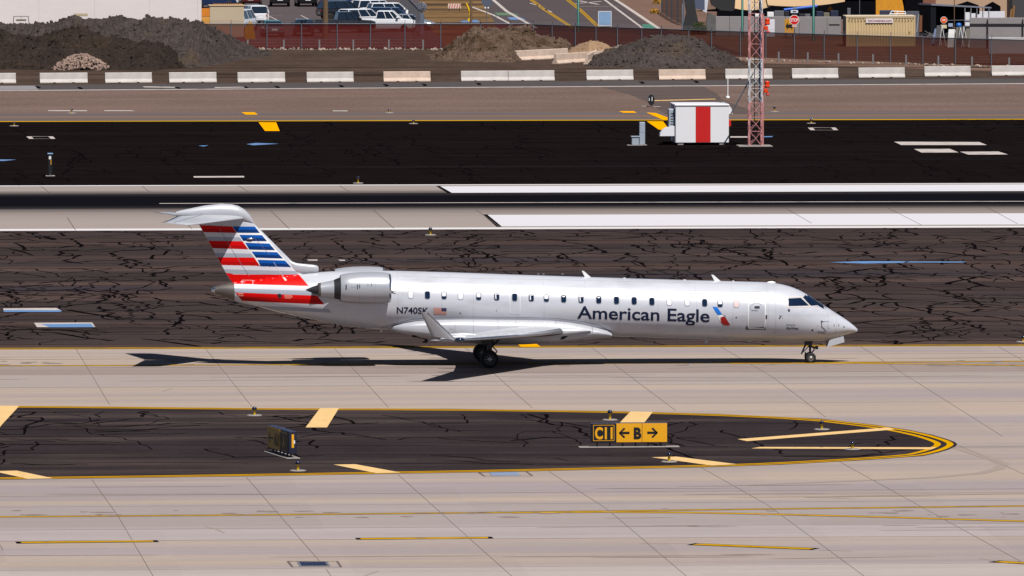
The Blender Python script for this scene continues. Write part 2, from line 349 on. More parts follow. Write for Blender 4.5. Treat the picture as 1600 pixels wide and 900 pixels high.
# painted marks, and pale puddle reflections laid down as blue colour
for i, (pts, m) in enumerate([
    ([(477.5,668.5),(500,638.5),(529.5,638.5),(511,668.5)], peach), ([(962,668),(985,643.6),(1020,644.2),(1001,668)], peach),
    ([(-32,669),(-3,634.5),(30,635),(3,664),(0,668)], peach), ([(-10,737),(26,736),(84,748.2),(44,749)], peach),
    ([(521,726.6),(555,726),(626,739),(588,740)], peach), ([(1018,715.2),(1057,714.2),(1152,726),(1112,728)], peach),
    ([(1152.5,686.8),(1167,690),(1398,671.8),(1388,668.6)], peach), ([(1173.8,701.4),(1187.5,699),(1464,699.6),(1456,702.6)], peach),
    ([(808.3,538.2),(831.7,533.2),(844.8,542.4),(814,542.4)], amber),
    ([(404,191.5),(431.5,191.5),(437,205),(414,205)], amber), ([(377,175.8),(398,175.8),(403,179.5),(384,179.5)], amber),
    ([(966.6,174),(990,174),(995.6,176.6),(974,176.6)], amber), ([(1009.7,176),(1024.7,176.9),(1044,184.4),(1044,188),(1035,187.2)], amber),
    ([(1010.6,189.9),(1036,189.9),(1046,203),(1029.4,203)], amber),
    ([(1022,157),(1118,154.6),(1118,155.6),(1022,158.2)], peach),
    ([(1397,221.8),(1530,222.3),(1542,227),(1408,227)], wpaint_old), ([(1428,233.2),(1484,233),(1498,238.6),(1440,238.8)], wpaint_old), ([(1500,237.4),(1560,237.2),(1575,241.8),(1513,242)], wpaint_old),
    ([(302,275.8),(381,275.4),(382,277.6),(303,278)], wpaint_old), ([(1141,213.4),(1168,213.4),(1168,215.4),(1141,215.4)], wpaint_old),
    ([(75,172.6),(136,172.8),(136,174.2),(75,174)], wpaint_old), ([(163,172.8),(205,172.8),(212,174),(163,174)], wpaint_old),([(520,173),(543,173),(543,174.4),(520,174.4)], wpaint_old),
    ([(335,136.6),(382,136),(382,137),(336,137.8)], wpaint_old), ([(223,135.2),(274,136.2),(272,137.4),(225,136.8)], wpaint_old),
    ([(5,482.5),(88,481.6),(97,486.6),(6,487)], wpaint_old), ([(53,505),(144,504.4),(149,511.4),(58,511.8)], wpaint_old),
    ([(6,484.8),(96,485.2),(95,488),(6,488)], blue_paint_sheen), ([(64,507),(142,506.4),(147,511.8),(78,512)], blue_paint_sheen),
    ([(1296,410.4),(1350,408.4),(1424,408.8),(1412,411.2),(1350,412.4)], blue_paint_sheen), ([(1416,409),(1510,409.3),(1504,410.8),(1412,410.8)], blue_paint_sheen),  # thin blue streaks: pale reflections put in as flat colour
    ([(310,228),(326,227.4),(318,229.4)], blue_paint_sheen), ([(385,225.6),(400,223.8),(436,225),(396,227.4)], blue_paint_sheen), ([(-20,249.4),(26,249.8),(6,252),(-20,251.6)], blue_paint_sheen), ([(1193,213.4),(1208,213),(1206,214.6),(1194,214.8)], blue_paint_sheen),  # small blue patches, likewise reflections drawn as colour
    ([(480,406),(496,406),(496,408),(482,408)], wpaint_old), ([(528,406.4),(538,406.4),(540,408),(532,408.2)], wpaint_old)]):
    patch('paint_and_sheen_mark', pts, .0205 if i < 27 else .0213, m)
for (x0,y0,x1,y1) in ((45,213.6,83,217.2),(1266,199.8,1306,203.6)):
    s = MB(); q = [(x0,y0),(x1-4,y0),(x1,y1),(x0+4,y1)]; g = [p[:2] for p in gp(q, 0)]; s.ribbon(g+[g[0]], .35, .02)
    tag(s.build('painted_outline', wpaint_old), kind='structure')
# drain grates set in the slab
for pts, inner in (([(450,877.6),(527,877.6),(533,886.6),(457,886.6)], [(464,878.8),(513,878.8),(516,885),(467,885)]), ([(748,738.6),(822,737),(832,744.2),(757,744.6)], [(764,738.8),(808,738),(814,743.6),(769,743.9)])):
    s = MB(); g = [p[:2] for p in gp(pts, 0)]; s.ribbon(g+[g[0]], .10, .021); s.build('slab_outline', jointm)['kind'] = 'structure'
g0 = G(490, 882)
t = thing('drain_grate', (g0.x, g0.y, .0), 0, 'dark blue steel drain grate set flush in the concrete at the bottom edge', 'drain')
s = MB(); p = gp([(464,878.8),(513,878.8),(516,885.2),(467,885.2)], .022); xs = [q[0]-g0.x for q in p]; ys = [q[1]-g0.y for q in p]
bl = mat('dark_blue_steel', (.02,.03,.08), .45, .4)
X0, X1, Y0, Y1 = min(xs)+.1, max(xs)-.1, min(ys), max(ys)
for k in range(14):
    a = X0+(X1-X0)*k/14; s.box(a, a+(X1-X0)/14*.75, Y0+.08, Y1-.08, .018, .028)
s.build('grate_bars', bl, t); s = MB(); s.box(X0-.08,X1+.08,Y0,Y0+.07,.016,.03); s.box(X0-.08,X1+.08,Y1-.07,Y1,.016,.03); s.box(X0-.08,X0-.01,Y0+.07,Y1-.07,.016,.03); s.box(X1+.01,X1+.08,Y0+.07,Y1-.07,.016,.03)
s.build('frame', mat('galvanised', (.35,.36,.38), .5, .6), t)
g0 = G(789, 741)
s = MB(); p = gp([(764,739),(808,738.2),(814,743.4),(769,743.8)], 0)
s.poly([(q[0]-g0.x, q[1]-g0.y, .026) for q in p]); s.poly([(q[0]-g0.x, q[1]-g0.y, .010) for q in p][::-1])
for i in range(4):
    a, b = p[i], p[(i+1)%4]; s.poly([(a[0]-g0.x,a[1]-g0.y,.010),(b[0]-g0.x,b[1]-g0.y,.010),(b[0]-g0.x,b[1]-g0.y,.026),(a[0]-g0.x,a[1]-g0.y,.026)])
oo = s.build('manhole_cover', mat('pale_blue_steel', (.28,.33,.45), .6, .2, layers=[(1,1,1,.2,4)])); oo.location = (g0.x, g0.y, 0)
tag(oo, 'pale blue rectangular cover in the concrete at the edge of the dark island', 'cover')

# tar-sealed cracks
rnd = random.Random(7)
def cracks(name, ya0, ya1, yb0, yb1, x0, x1, lane, n_t, n_l, z, inside=None, wd=.12, m=tar):
    s = MB(); a = G(800, (ya0+ya1)/2); b = G(800, (yb0+yb1)/2); Yt, Yb = a.y, b.y
    lanes = []; y = Yb+lane*.8
    while y < Yt: lanes.append(y); y += lane*rnd.uniform(.75,1.2)
    for y in lanes:          # thin paving lane joints
        sl_ = (G(1600,ya1).y-G(0,ya0).y)/(G(1600,ya1).x-G(0,ya0).x)
        xx = x0
        while xx < x1:
            L = rnd.uniform(15,50)
            if rnd.random() < .85 and (not inside or inside(xx+L/2, y)):
                pts = []; q = 0
                while q <= L: pts.append((xx+q, y+sl_*(xx+q)+rnd.uniform(-.04,.04))); q += 2.5
                if inside: pts = [p for p in pts if inside(*p)]
                if len(pts) > 1: s.ribbon(pts, [wd*rnd.uniform(.5,1.1) for _ in pts], z)
            xx += L
    edges = [Yb]+lanes+[Yt]
    zk = [0]
    def put(pts, ws):
        if inside and not all(inside(*p) for p in pts): return
        zk[0] = (zk[0]+1) % 20; s.ribbon(pts, ws, z+.0008+zk[0]*.00012)
    for _ in range(n_t):     # chains of kinked cracks stepping from lane joint to lane joint
        k = rnd.randrange(len(edges)-1); x = rnd.uniform(x0, x1); wb = wd*rnd.choice((.45,.6,.8,1.1)); d = rnd.gauss(0,.12)
        for step in range(rnd.choice((1,1,2,3,4,6))):
            if k+1 >= len(edges): break
            y0, y1 = edges[k], edges[k+1]; n = rnd.choice((3,4,5)); pts = [(x,y0)]; ws = [wb*rnd.uniform(.6,1.2)]
            for i in range(1, n+1):
                x += d+rnd.gauss(0,.24); pts.append((x, y0+(y1-y0)*(i+(rnd.uniform(-.3,.3) if i < n else 0))/n)); ws.append(wb*rnd.uniform(.6,1.3))
            put(pts, ws); k += 1
            if rnd.random() < .55:   # runs along the joint before stepping on
                dx = rnd.uniform(-1.6,1.6); put([(x,y1),(x+dx*.5,y1+rnd.uniform(-.15,.15)),(x+dx,y1)], wb*1.3); x += dx
    for _ in range(n_l):     # long connectors wandering inside the lanes
        x = rnd.uniform(x0, x1); y = rnd.uniform(Yb+2, Yt-2); pts = []; ws = []; dy = rnd.gauss(0,.5); wb = wd*rnd.choice((.8,1.1,1.6)); sgn = rnd.choice((-1,1))
        for i in range(rnd.randint(4,9)):
            pts.append((x,y)); ws.append(wb*rnd.uniform(.6,1.3)); x += sgn*rnd.uniform(.3,.9); dy = dy*.6+rnd.gauss(0,.55); y += dy
            if y < Yb+.5 or y > Yt-.5: break
        if len(pts) > 2: put(pts, ws)
    return tag(s.build(name, m), kind='structure')
cracks('crack_sealant', 361.5, 356, 545, 539.5, -45, 50, 3.8, 560, 360, .0072, wd=.19)
def in_isl(x, y):
    c = False; j = len(gi)-1
    for i in range(len(gi)):
        xi, yi = gi[i][:2]; xj, yj = gi[j][:2]
        if (yi > y) != (yj > y) and x < (xj-xi)*(y-yi)/(yj-yi)+xi: c = not c
        j = i
    if not c: return False
    px, py = PX((x,y,0)); return not (py > 726 and px > 500) or py < 733
cracks('island_crack_sealant', 637, 642, 746, 730, -45, 24, 4.2, 100, 60, .0142, inside=lambda x, y: in_isl(x,y) and in_isl(x,y+1.5) and in_isl(x,y-1.5), wd=.15)
cracks('faint_crack', 191.5, 188, 289, 285, -60, 80, 5, 260, 120, .0075, wd=.16, m=mat('old_sealant', (.004,.003,.004), .9, spec=0))
pale = mat('pale_scuff', (.022,.019,.021), .7, spec=0)
s = MB()
for _ in range(26):
    x = rnd.uniform(-40,60); y = rnd.uniform(G(800,286).y+0, G(800,192).y); L = rnd.uniform(15,60)
    s.ribbon([(x+L*i/5, y+rnd.uniform(-.03,.03)) for i in range(6)], rnd.uniform(.08,.3), .0100+_*.00004)
tag(s.build('pavement_streak', pale), kind='structure')
# tyre scuff marks
s = MB(); scf = mat('tyre_scuff', (.315,.27,.245), .8, spec=0)
def arc(pts, wd, z): s.ribbon([tuple(G(x,y).xy) for x, y in pts], wd, z)
arc([(1496,700),(1520,708),(1545,716),(1568,725),(1560,733),(1530,740),(1450,747),(1300,753),(1120,760)], .5, .0142)
for pts in ([(255,612),(268,607)],[(320,823),(340,828),(350,833)],[(570,900),(590,893)],[(1000,850),(1080,850)],[(1280,860),(1330,861.5)],[(1530,873),(1556,877)]): arc(pts, .10, .0141)
tag(s.build('tyre_scuff', scf), kind='structure')
s = MB(); stn_ = mat('oil_stain', (.24,.20,.185), .9, spec=0, layers=[(3,3,1,.3,4)])
for _ in range(90):
    row = rnd.choice((569, 569, 567, 803, 800, 806)); x = rnd.uniform(-100,1700); y = row+rnd.gauss(0,2.2); g = G(x, y); r_ = rnd.uniform(.06,.35); n_ = 9
    s.poly([(g.x+r_*rnd.uniform(.6,1.2)*math.cos(2*math.pi*i/n_)*rnd.choice((1,1.6)), g.y+r_*rnd.uniform(.6,1.2)*math.sin(2*math.pi*i/n_), .0150+_*.00001) for i in range(n_)])
for _ in range(46):
    row = rnd.choice((563,575,592,766,775,812,822,870)); x = rnd.uniform(-200,1500); L = rnd.uniform(60,420); y = row+rnd.gauss(0,3)
    a = G(x,y); b = G(x+L,y-L*.0058+rnd.gauss(0,1.2)); s.ribbon([(a.x+(b.x-a.x)*i/6, a.y+(b.y-a.y)*i/6+rnd.uniform(-.05,.05)) for i in range(7)], [rnd.uniform(.08,.22)*k for k in (.2,.8,1,1,.9,.6,.1)], .0143+_*.00001)
tag(s.build('oil_stain', stn_), kind='structure')
# service road crossing, cracks and pads in the gravel verge
patch('access_road', [(940,136.5),(1098,134.6),(1120,146),(1130,157),(1190,178),(1040,178),(1012,160),(985,148)], .005, mat('access_asphalt', (.105,.085,.08), .85, spec=0, layers=[(.05,.3,1,.3,5),(2,2,1,.2,4)]))
patch('concrete_pad', [(-200,135.4),(55,134),(60,140.3),(-200,142)], .008, mat('grey_slab', (.24,.225,.235), .85, layers=[(.1,1,1,.15,4)]))
for (x,y) in ((56,134.5),(122,136),(250,134.5),(275,136),(380,134.5),(430,134.5),(530,133),(600,131.5),(660,131),(745,129.5),(1000,127.5),(1085,126.2)):
    wline('road_crack', [(x,y),(x+5,y+2),(x+3,y+3.4)], .3, .0085, tar)
# tyre streaks in the dirt
s = MB()
for _ in range(34):
    x = rnd.uniform(-20,75); y = G(800, rnd.uniform(100,122)).y; L = rnd.uniform(6,22)
    s.ribbon([(x+L*i/5, y+rnd.uniform(-.3,.3)) for i in range(6)], [rnd.uniform(.3,1.4)*k for k in (.1,.7,1,1,.7,.1)], .004+_*.0004)
tag(s.build('wheel_track', mat('damp_dirt', (.045,.033,.029), .95, spec=0, layers=[(.5,.5,1,.4,4)])), kind='structure')
# ================================================================== the airliner
silver = mat('silver_paint', (.63,.645,.70), .30, .14, layers=[(.6,.6,.6,.035,4),(.5,1,6,.03,4)], coat=.08, tint=[((.35,.35,1.6),(.49,.50,.54),.50,.72)])
silver2 = mat('fairing_paint', (.50,.51,.55), .38, .12, layers=[(.8,.8,.8,.05,4)])
bright = mat('bare_metal', (.72,.73,.76), .18, .95)
nacm = mat('nacelle_paint', (.54,.555,.60), .32, .4, layers=[(.8,.8,.8,.05,4)])
steel = mat('burnt_steel', (.20,.18,.17), .45, .7, layers=[(2,2,2,.2,3)])
darkm = mat('dark_metal', (.03,.03,.035), .5, .4)
black = mat('black_rubber', (.012,.012,.013), .75, spec=.3)
glass = mat('dark_glass', (.006,.014,.035), .08, 0, spec=.8)
navy = mat('navy_lettering', (.008,.014,.04), .6, spec=.15)
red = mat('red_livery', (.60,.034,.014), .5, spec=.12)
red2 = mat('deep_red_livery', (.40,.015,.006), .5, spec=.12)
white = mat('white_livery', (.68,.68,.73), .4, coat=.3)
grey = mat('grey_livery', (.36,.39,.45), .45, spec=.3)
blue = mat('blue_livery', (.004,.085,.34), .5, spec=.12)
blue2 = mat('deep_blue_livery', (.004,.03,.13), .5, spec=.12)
offw = mat('cream_frame', (.66,.60,.55), .5)
pwhite = mat('white_outline', (.86,.86,.86), .5)
seam = mat('panel_seam', (.16,.16,.19), .6)
ghost = mat('light_seam', (.36,.37,.42), .6)

FT = [(335.5,447.5,459,.17),(345,444.5,462,.26),(366,440.6,470,.43),(400,437,478,.6),(430,432.5,486.5,.79),(480,427,497,1.02),(520,424,505.5,1.17),
      (560,422.8,511.5,1.29),(600,423,514.5,1.335),(700,425.5,517,1.345),(800,429,520.5,1.345),(900,432.3,523.5,1.345),(1000,435.5,526.5,1.345),
      (1100,438.4,530,1.345),(1160,440,532,1.345),(1200,441.2,533.3,1.345),(1216,443.2,533.7,1.335),(1232,447,533.8,1.30),(1248,453,533.6,1.22),(1264,462,533.2,1.10),
      (1278,471,532.4,.97),(1292,480,531,.82),(1306,489,527.5,.66),(1320,498,523,.46),(1330,505.3,520.3,.30),(1336,510.4,519.3,.18),(1339.6,514,518,.05)]
FS = []
for x, yt, yb, hw in FT:
    a = U(x, yt, 0); b = U(x, yb, 0); FS.append((a.x, a.z, b.z, hw))
def interp(X, k):
    """cubic Hermite through the stations"""
    S = FS
    if X <= S[0][0]: return S[0][k]
    if X >= S[-1][0]: return S[-1][k]
    for i in range(len(S)-1):
        if S[i][0] <= X <= S[i+1][0]:
            x0, x1 = S[i][0], S[i+1][0]; h = x1-x0; t = (X-x0)/h
            d = (S[i+1][k]-S[i][k])/h
            dm = (S[i][k]-S[i-1][k])/(S[i][0]-S[i-1][0]) if i > 0 else d
            dp = (S[i+2][k]-S[i+1][k])/(S[i+2][0]-S[i+1][0]) if i+2 < len(S) else d
            m0 = 0 if d*dm <= 0 else 2*d*dm/(d+dm); m1 = 0 if d*dp <= 0 else 2*d*dp/(d+dp)
            return (2*t**3-3*t*t+1)*S[i][k]+(t**3-2*t*t+t)*h*m0+(-2*t**3+3*t*t)*S[i+1][k]+(t**3-t*t)*h*m1
def fus_hw(X, Z):
    zt, zb, w_ = interp(X,1), interp(X,2), interp(X,3); c = (zt+zb)/2; a = (zt-zb)/2
    q = 1-((Z-c)/a)**2 if a > 0 else 0
    return w_*math.sqrt(q) if q > 0 else 0.0
XT, XN = FS[0][0], FS[-1][0]
CONE_X = FS[2][0]
def fus_ring(X, n=72, grow=0.0):
    zt, zb, w_ = interp(X,1), interp(X,2), interp(X,3); c = (zt+zb)/2; a = (zt-zb)/2
    return [(X, (w_+grow)*math.sin(2*math.pi*i/n), c+(a+grow)*math.cos(2*math.pi*i/n)) for i in range(n)]

PL = thing('airliner', (0,0,0), 0, 'silver twin engine jet airliner with red, white and blue striped tail, rolling on pale concrete', 'airliner')
s = MB(); xs = []
x = CONE_X
while x < XN: xs.append(x); x += .10 if x < FS[-9][0] else .05
xs.append(XN); s.loft([fus_ring(x) for x in xs]); fus = s.build('fuselage', silver, PL)
s = MB(); s.loft([fus_ring(x, 40) for x in [XT, XT+.05, XT+.15, XT+.3, XT+.5, XT+.7, CONE_X-.01]]); tc_ = s.build('tail_cone', steel, PL)
s = MB(); c = U(336,453,0); s.lathe([(c.x-.17,.03),(c.x-.15,.11),(c.x-.05,.16),(c.x+.06,.19)], 'x', (0,0,c.z), 16); s.build('exhaust_tip', bright, tc_)

# ---- fin
def fin_le(py): return 398+(py-350)*1.0 if py > 338 else 386+(py-338)
def fin_te(py): return 311+(py-351)*.547
pt = lambda px, py: U(px, py, 0)
def naca(u): return 2.969*math.sqrt(max(u,0))*.2/.2*0+ (0 if u<=0 or u>=1 else (1.4845*math.sqrt(u)-.63*u-1.758*u*u+1.4215*u**3-.5075*u**4)/.5)
def fin_half(py): return .10+(py-335)/(445-335)*.07
FINL = [335,350,365,380,395,410,425,440,450]
def fin_sec(py): 
    a = pt(fin_te(py), py); b = pt(fin_le(py), py); return a, b
s = MB(); rings = []
for py in FINL:
    a, b = fin_sec(py); ring = []
    N = 16
    for i in range(N+1): u = i/N; ring.append((b.x+(a.x-b.x)*u**1.4, -fin_half(py)*naca(u**1.4), b.z+(a.z-b.z)*u**1.4))
    for i in range(N-1,0,-1): u = i/N; ring.append((b.x+(a.x-b.x)*u**1.4, fin_half(py)*naca(u**1.4), b.z+(a.z-b.z)*u**1.4))
    rings.append(ring)
s.loft(rings); fin = s.build('tail_fin', silver, PL)
def fin_hw(X, Z):
    px, py = PX((X,0,Z)); py = min(max(py,335),450)
    a, b = fin_sec(py); u = (X-b.x)/(a.x-b.x)
    return fin_half(py)*naca(u) if 0 < u < 1 else 0
def tail_hw(X, Z): return max(fin_hw(X, Z), fus_hw(X, Z))

# ---- bullet fairing on top of the fin, stabilisers
BT = [(275,331,338,.05),(283,328.5,339.5,.11),(300,325,341,.19),(320,321,342.5,.24),(345,318.3,343.5,.27),(362,319,344.5,.27),(372,321.5,345.5,.25),(382,327,347,.2),(390,335,349,.13),(396,346,350.5,.05)]
s = MB(); rings = []
for x, yt, yb, hw in BT:
    a = pt(x,yt); b = pt(x,yb); c = (a.z+b.z)/2; h = (a.z-b.z)/2
    rings.append([(a.x, hw*math.sin(2*math.pi*i/20), c+h*math.cos(2*math.pi*i/20)) for i in range(20)])
s.loft(rings); s.build('bullet_fairing', silver2, PL)
def wing_loft(secs, N=14, camber=0.0):
    """secs: (le point, te point, thickness)"""
    rings = []
    for le, te, th in secs:
        le = Vector(le); te = Vector(te); ring = []; ch = te-le
        d = Vector((0,0,1)) if len(secs[0]) < 4 else Vector(secs[0][3])
        for i in range(N+1): u = (i/N)**1.5; ring.append(le+ch*u+d*(th/2*naca(u)+camber*th*u*(1-u)))
        for i in range(N-1,0,-1): u = (i/N)**1.5; ring.append(le+ch*u-d*(th/2*naca(u)*.8-camber*th*u*(1-u)))
        rings.append([tuple(p) for p in ring])
    return rings
tipL = U(299,351.5,-4.27); tipT = U(256,347.8,-4.27); rL = U(381,341,-.2); rT = U(276,338,-.2)
for sg in (1,-1):
    f = lambda p: (p[0], p[1]*sg, p[2])
    s = MB(); mid = lambda a, b, t: Vector(a).lerp(Vector(b), t)
    secs = [(f(rL), f(rT), .26), (f(mid(rL,tipL,.9)), f(mid(rT,tipT,.9)), .13), (f(mid(rL,tipL,.975)+Vector((-.04,0,0))), f(mid(rT,tipT,.98)), .10), (f(tipL+Vector((-.22,0,0))), f(tipT), .04)]
    s.loft(wing_loft(secs)); st = s.build('horizontal_stabilizer', silver2, PL)
    s = MB()                     # elevator hinge line
    a = mid(rL,rT,.62); b = mid(tipL,tipT,.62); up = Vector((0,0,.12)); up2 = Vector((0,0,.055))
    pa, pb = Vector(f(a+up)), Vector(f(b+up2)); s.tube(pa, pb, .012, 5); s.build('elevator_hinge', ghost, st)
    # static wicks
    s = MB()
    for k in range(3): q = Vector(f(mid(rT,tipT,.7+.14*k))); s.tube(q, q+Vector((-.14,0,0)), .008, 4)
    s.build('static_wick', darkm, st)
# ---- dorsal scoop at the fin's foot
s = MB(); rings = []
for x, yt, yb, hw in [(448,402,425,.06),(455,408,426,.10),(463,411,427,.13),(475,412.2,427,.15),(488,413.3,426.5,.16),(495,414.6,426,.155),(497.5,417,424.5,.12)]:
    a = pt(x,yt); b = pt(x,yb); c = (a.z+b.z)/2; h = (a.z-b.z)/2
    rings.append([(a.x, hw*math.copysign(abs(math.sin(t))**.7, math.sin(t)), c+h*math.copysign(abs(math.cos(t))**.7, math.cos(t))) for t in [2*math.pi*i/20 for i in range(20)]])
s.loft(rings); ds = s.build('dorsal_fairing', silver2, PL)
s = MB(); a = pt(497.6,421); s.lathe([(a.x-.02,.10),(a.x+.012,.085)], 'x', (0,0,a.z), 14); s.build('ram_air_inlet', darkm, ds)

# ---- decals: image-side outlines carried onto the real surface
def surf_bm(verts2, faces, hwf, off, sg=-1, gx=.10, gz=.05):
    """verts2 in (X,Z); cut on a grid, then wrap onto half-width function"""
    bm = bmesh.new(); vv = [bm.verts.new((x,0,z)) for x, z in verts2]
    for f in faces:
        try: bm.faces.new([vv[i] for i in f])
        except ValueError: pass
    bmesh.ops.triangulate(bm, faces=bm.faces[:])
    xs_ = [v[0] for v in verts2]; zs_ = [v[1] for v in verts2]
    for ax, lo, hi, g in ((0,min(xs_),max(xs_),gx),(2,min(zs_),max(zs_),gz)):
        q = math.floor(lo/g)*g
        while q < hi:
            co = [0,0,0]; no = [0,0,0]; co[ax] = q; no[ax] = 1
            bmesh.ops.bisect_plane(bm, geom=bm.verts[:]+bm.edges[:]+bm.faces[:], plane_co=co, plane_no=no, dist=1e-5); q += g
    for v in bm.verts: v.co.y = sg*(hwf(v.co.x, v.co.z)+off)
    return bm
YREF = -1.25
def P2(px, py, Y=YREF): p = U(px, py, Y); return (p.x, p.z)
def decal(name, pts, m, parent, off=.007, hwf=fus_hw, Y=YREF, sides=(-1,), gx=.1, gz=.05, mb=None):
    own = mb is None; mb = mb or MB()
    v2 = [P2(x,y,Y) for x, y in pts]
    for sg in sides: mb.bm(surf_bm(v2, [tuple(range(len(v2)))], hwf, off, sg, gx, gz), False)
    if own: return mb.build(name, m, parent, fixn=False)
def line_decal(name, pts, wd, m, parent, closed=False, off=.008, hwf=fus_hw, Y=YREF, mb=None):
    own = mb is None; mb = mb or MB(); n = len(pts); rng = range(n if closed else n-1)
    for i in rng:
        a = pts[i]; b = pts[(i+1)%n]; d = math.hypot(b[0]-a[0], b[1]-a[1]) or 1; nx, ny = -(b[1]-a[1])/d*wd/2, (b[0]-a[0])/d*wd/2
        ex, ey = (b[0]-a[0])/d*wd/2*.6, (b[1]-a[1])/d*wd/2*.6
        q = [(a[0]+nx-ex,a[1]+ny-ey),(b[0]+nx+ex,b[1]+ny+ey),(b[0]-nx+ex,b[1]-ny+ey),(a[0]-nx-ex,a[1]-ny-ey)]
        v2 = [P2(x,y,Y) for x, y in q]; mb.bm(surf_bm(v2, [(0,1,2,3)], hwf, off+.0004*(i%2), -1), False)
    if own: return mb.build(name, m, parent, fixn=False)
def rrect(x0, y0, x1, y1, r, n=4):
    out = []
    for cx, cy, a0 in ((x1-r,y0+r,-90),(x1-r,y1-r,0),(x0+r,y1-r,90),(x0+r,y0+r,180)):
        for i in range(n+1): a = R(a0+90*i/n); out.append((cx+r*math.cos(a), cy+r*math.sin(a)))
    return out
def text_decal(name, txt, p0, p1, hpx, m, parent, off=.008, hwf=fus_hw, Y=YREF, bold=0.0, slant=0.0):
    TEXT_OFF[0] = bold; vs2, fs = text_polys(txt); TEXT_OFF[0] = 0
    v2 = [P2(p0[0]+(p1[0]-p0[0])*u+v*hpx*slant, p0[1]+(p1[1]-p0[1])*u-v*hpx, Y) for u, v in vs2]
    mb = MB(); mb.bm(surf_bm(v2, fs, hwf, off, -1, .25, .04), False); return mb.build(name, m, parent, fixn=False)

# tail stripes: (polygon, material, surface)
def diag(y): return 368.4+(y-362)*(406.7-368.4)/54
def te(y): return fin_te(y)+.8
TS = []
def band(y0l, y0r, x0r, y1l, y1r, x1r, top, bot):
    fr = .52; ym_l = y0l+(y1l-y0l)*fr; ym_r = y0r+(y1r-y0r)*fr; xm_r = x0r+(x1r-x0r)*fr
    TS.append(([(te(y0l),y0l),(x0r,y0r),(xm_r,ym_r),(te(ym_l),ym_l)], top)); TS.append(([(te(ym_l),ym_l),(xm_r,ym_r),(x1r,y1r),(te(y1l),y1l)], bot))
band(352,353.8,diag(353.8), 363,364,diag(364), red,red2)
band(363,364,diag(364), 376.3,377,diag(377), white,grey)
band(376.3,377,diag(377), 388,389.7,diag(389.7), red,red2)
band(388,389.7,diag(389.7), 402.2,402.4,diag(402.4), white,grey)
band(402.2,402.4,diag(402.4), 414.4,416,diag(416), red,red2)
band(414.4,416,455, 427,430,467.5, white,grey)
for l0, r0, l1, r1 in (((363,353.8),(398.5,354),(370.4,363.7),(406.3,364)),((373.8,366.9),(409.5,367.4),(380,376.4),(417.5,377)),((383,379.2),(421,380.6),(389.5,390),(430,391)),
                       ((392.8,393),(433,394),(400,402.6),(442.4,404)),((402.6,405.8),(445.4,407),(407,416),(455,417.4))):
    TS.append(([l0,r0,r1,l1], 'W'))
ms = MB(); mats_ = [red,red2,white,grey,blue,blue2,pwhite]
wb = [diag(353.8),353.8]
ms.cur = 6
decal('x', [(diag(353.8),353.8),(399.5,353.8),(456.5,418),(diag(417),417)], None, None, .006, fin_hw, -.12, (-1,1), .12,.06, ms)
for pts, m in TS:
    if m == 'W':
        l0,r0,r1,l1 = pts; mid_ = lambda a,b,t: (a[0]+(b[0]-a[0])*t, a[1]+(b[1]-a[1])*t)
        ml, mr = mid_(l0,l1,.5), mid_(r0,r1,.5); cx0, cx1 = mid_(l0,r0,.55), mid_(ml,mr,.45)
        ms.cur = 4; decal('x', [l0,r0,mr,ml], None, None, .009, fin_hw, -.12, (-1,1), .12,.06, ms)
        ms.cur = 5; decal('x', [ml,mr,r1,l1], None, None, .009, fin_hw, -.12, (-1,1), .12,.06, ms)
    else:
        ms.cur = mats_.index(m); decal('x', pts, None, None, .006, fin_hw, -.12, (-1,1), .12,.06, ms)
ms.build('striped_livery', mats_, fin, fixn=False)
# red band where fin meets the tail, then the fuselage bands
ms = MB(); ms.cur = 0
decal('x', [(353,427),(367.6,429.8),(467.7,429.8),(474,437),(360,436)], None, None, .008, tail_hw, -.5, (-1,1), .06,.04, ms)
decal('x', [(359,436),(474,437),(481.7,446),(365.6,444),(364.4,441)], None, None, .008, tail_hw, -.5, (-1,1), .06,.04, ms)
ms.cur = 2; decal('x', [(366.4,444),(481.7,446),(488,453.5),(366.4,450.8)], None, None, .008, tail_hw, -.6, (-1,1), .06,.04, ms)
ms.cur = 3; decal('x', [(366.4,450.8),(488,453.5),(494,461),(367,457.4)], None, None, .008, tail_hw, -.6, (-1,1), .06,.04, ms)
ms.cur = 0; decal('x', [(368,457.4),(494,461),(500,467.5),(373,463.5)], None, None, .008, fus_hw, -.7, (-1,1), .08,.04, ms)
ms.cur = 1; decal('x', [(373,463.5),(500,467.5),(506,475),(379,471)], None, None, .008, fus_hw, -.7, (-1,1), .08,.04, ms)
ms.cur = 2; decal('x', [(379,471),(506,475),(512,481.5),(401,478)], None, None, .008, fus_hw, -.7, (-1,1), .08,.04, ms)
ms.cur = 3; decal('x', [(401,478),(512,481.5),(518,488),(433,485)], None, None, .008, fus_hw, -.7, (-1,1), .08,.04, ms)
ms.build('striped_livery', mats_, fus, fixn=False)
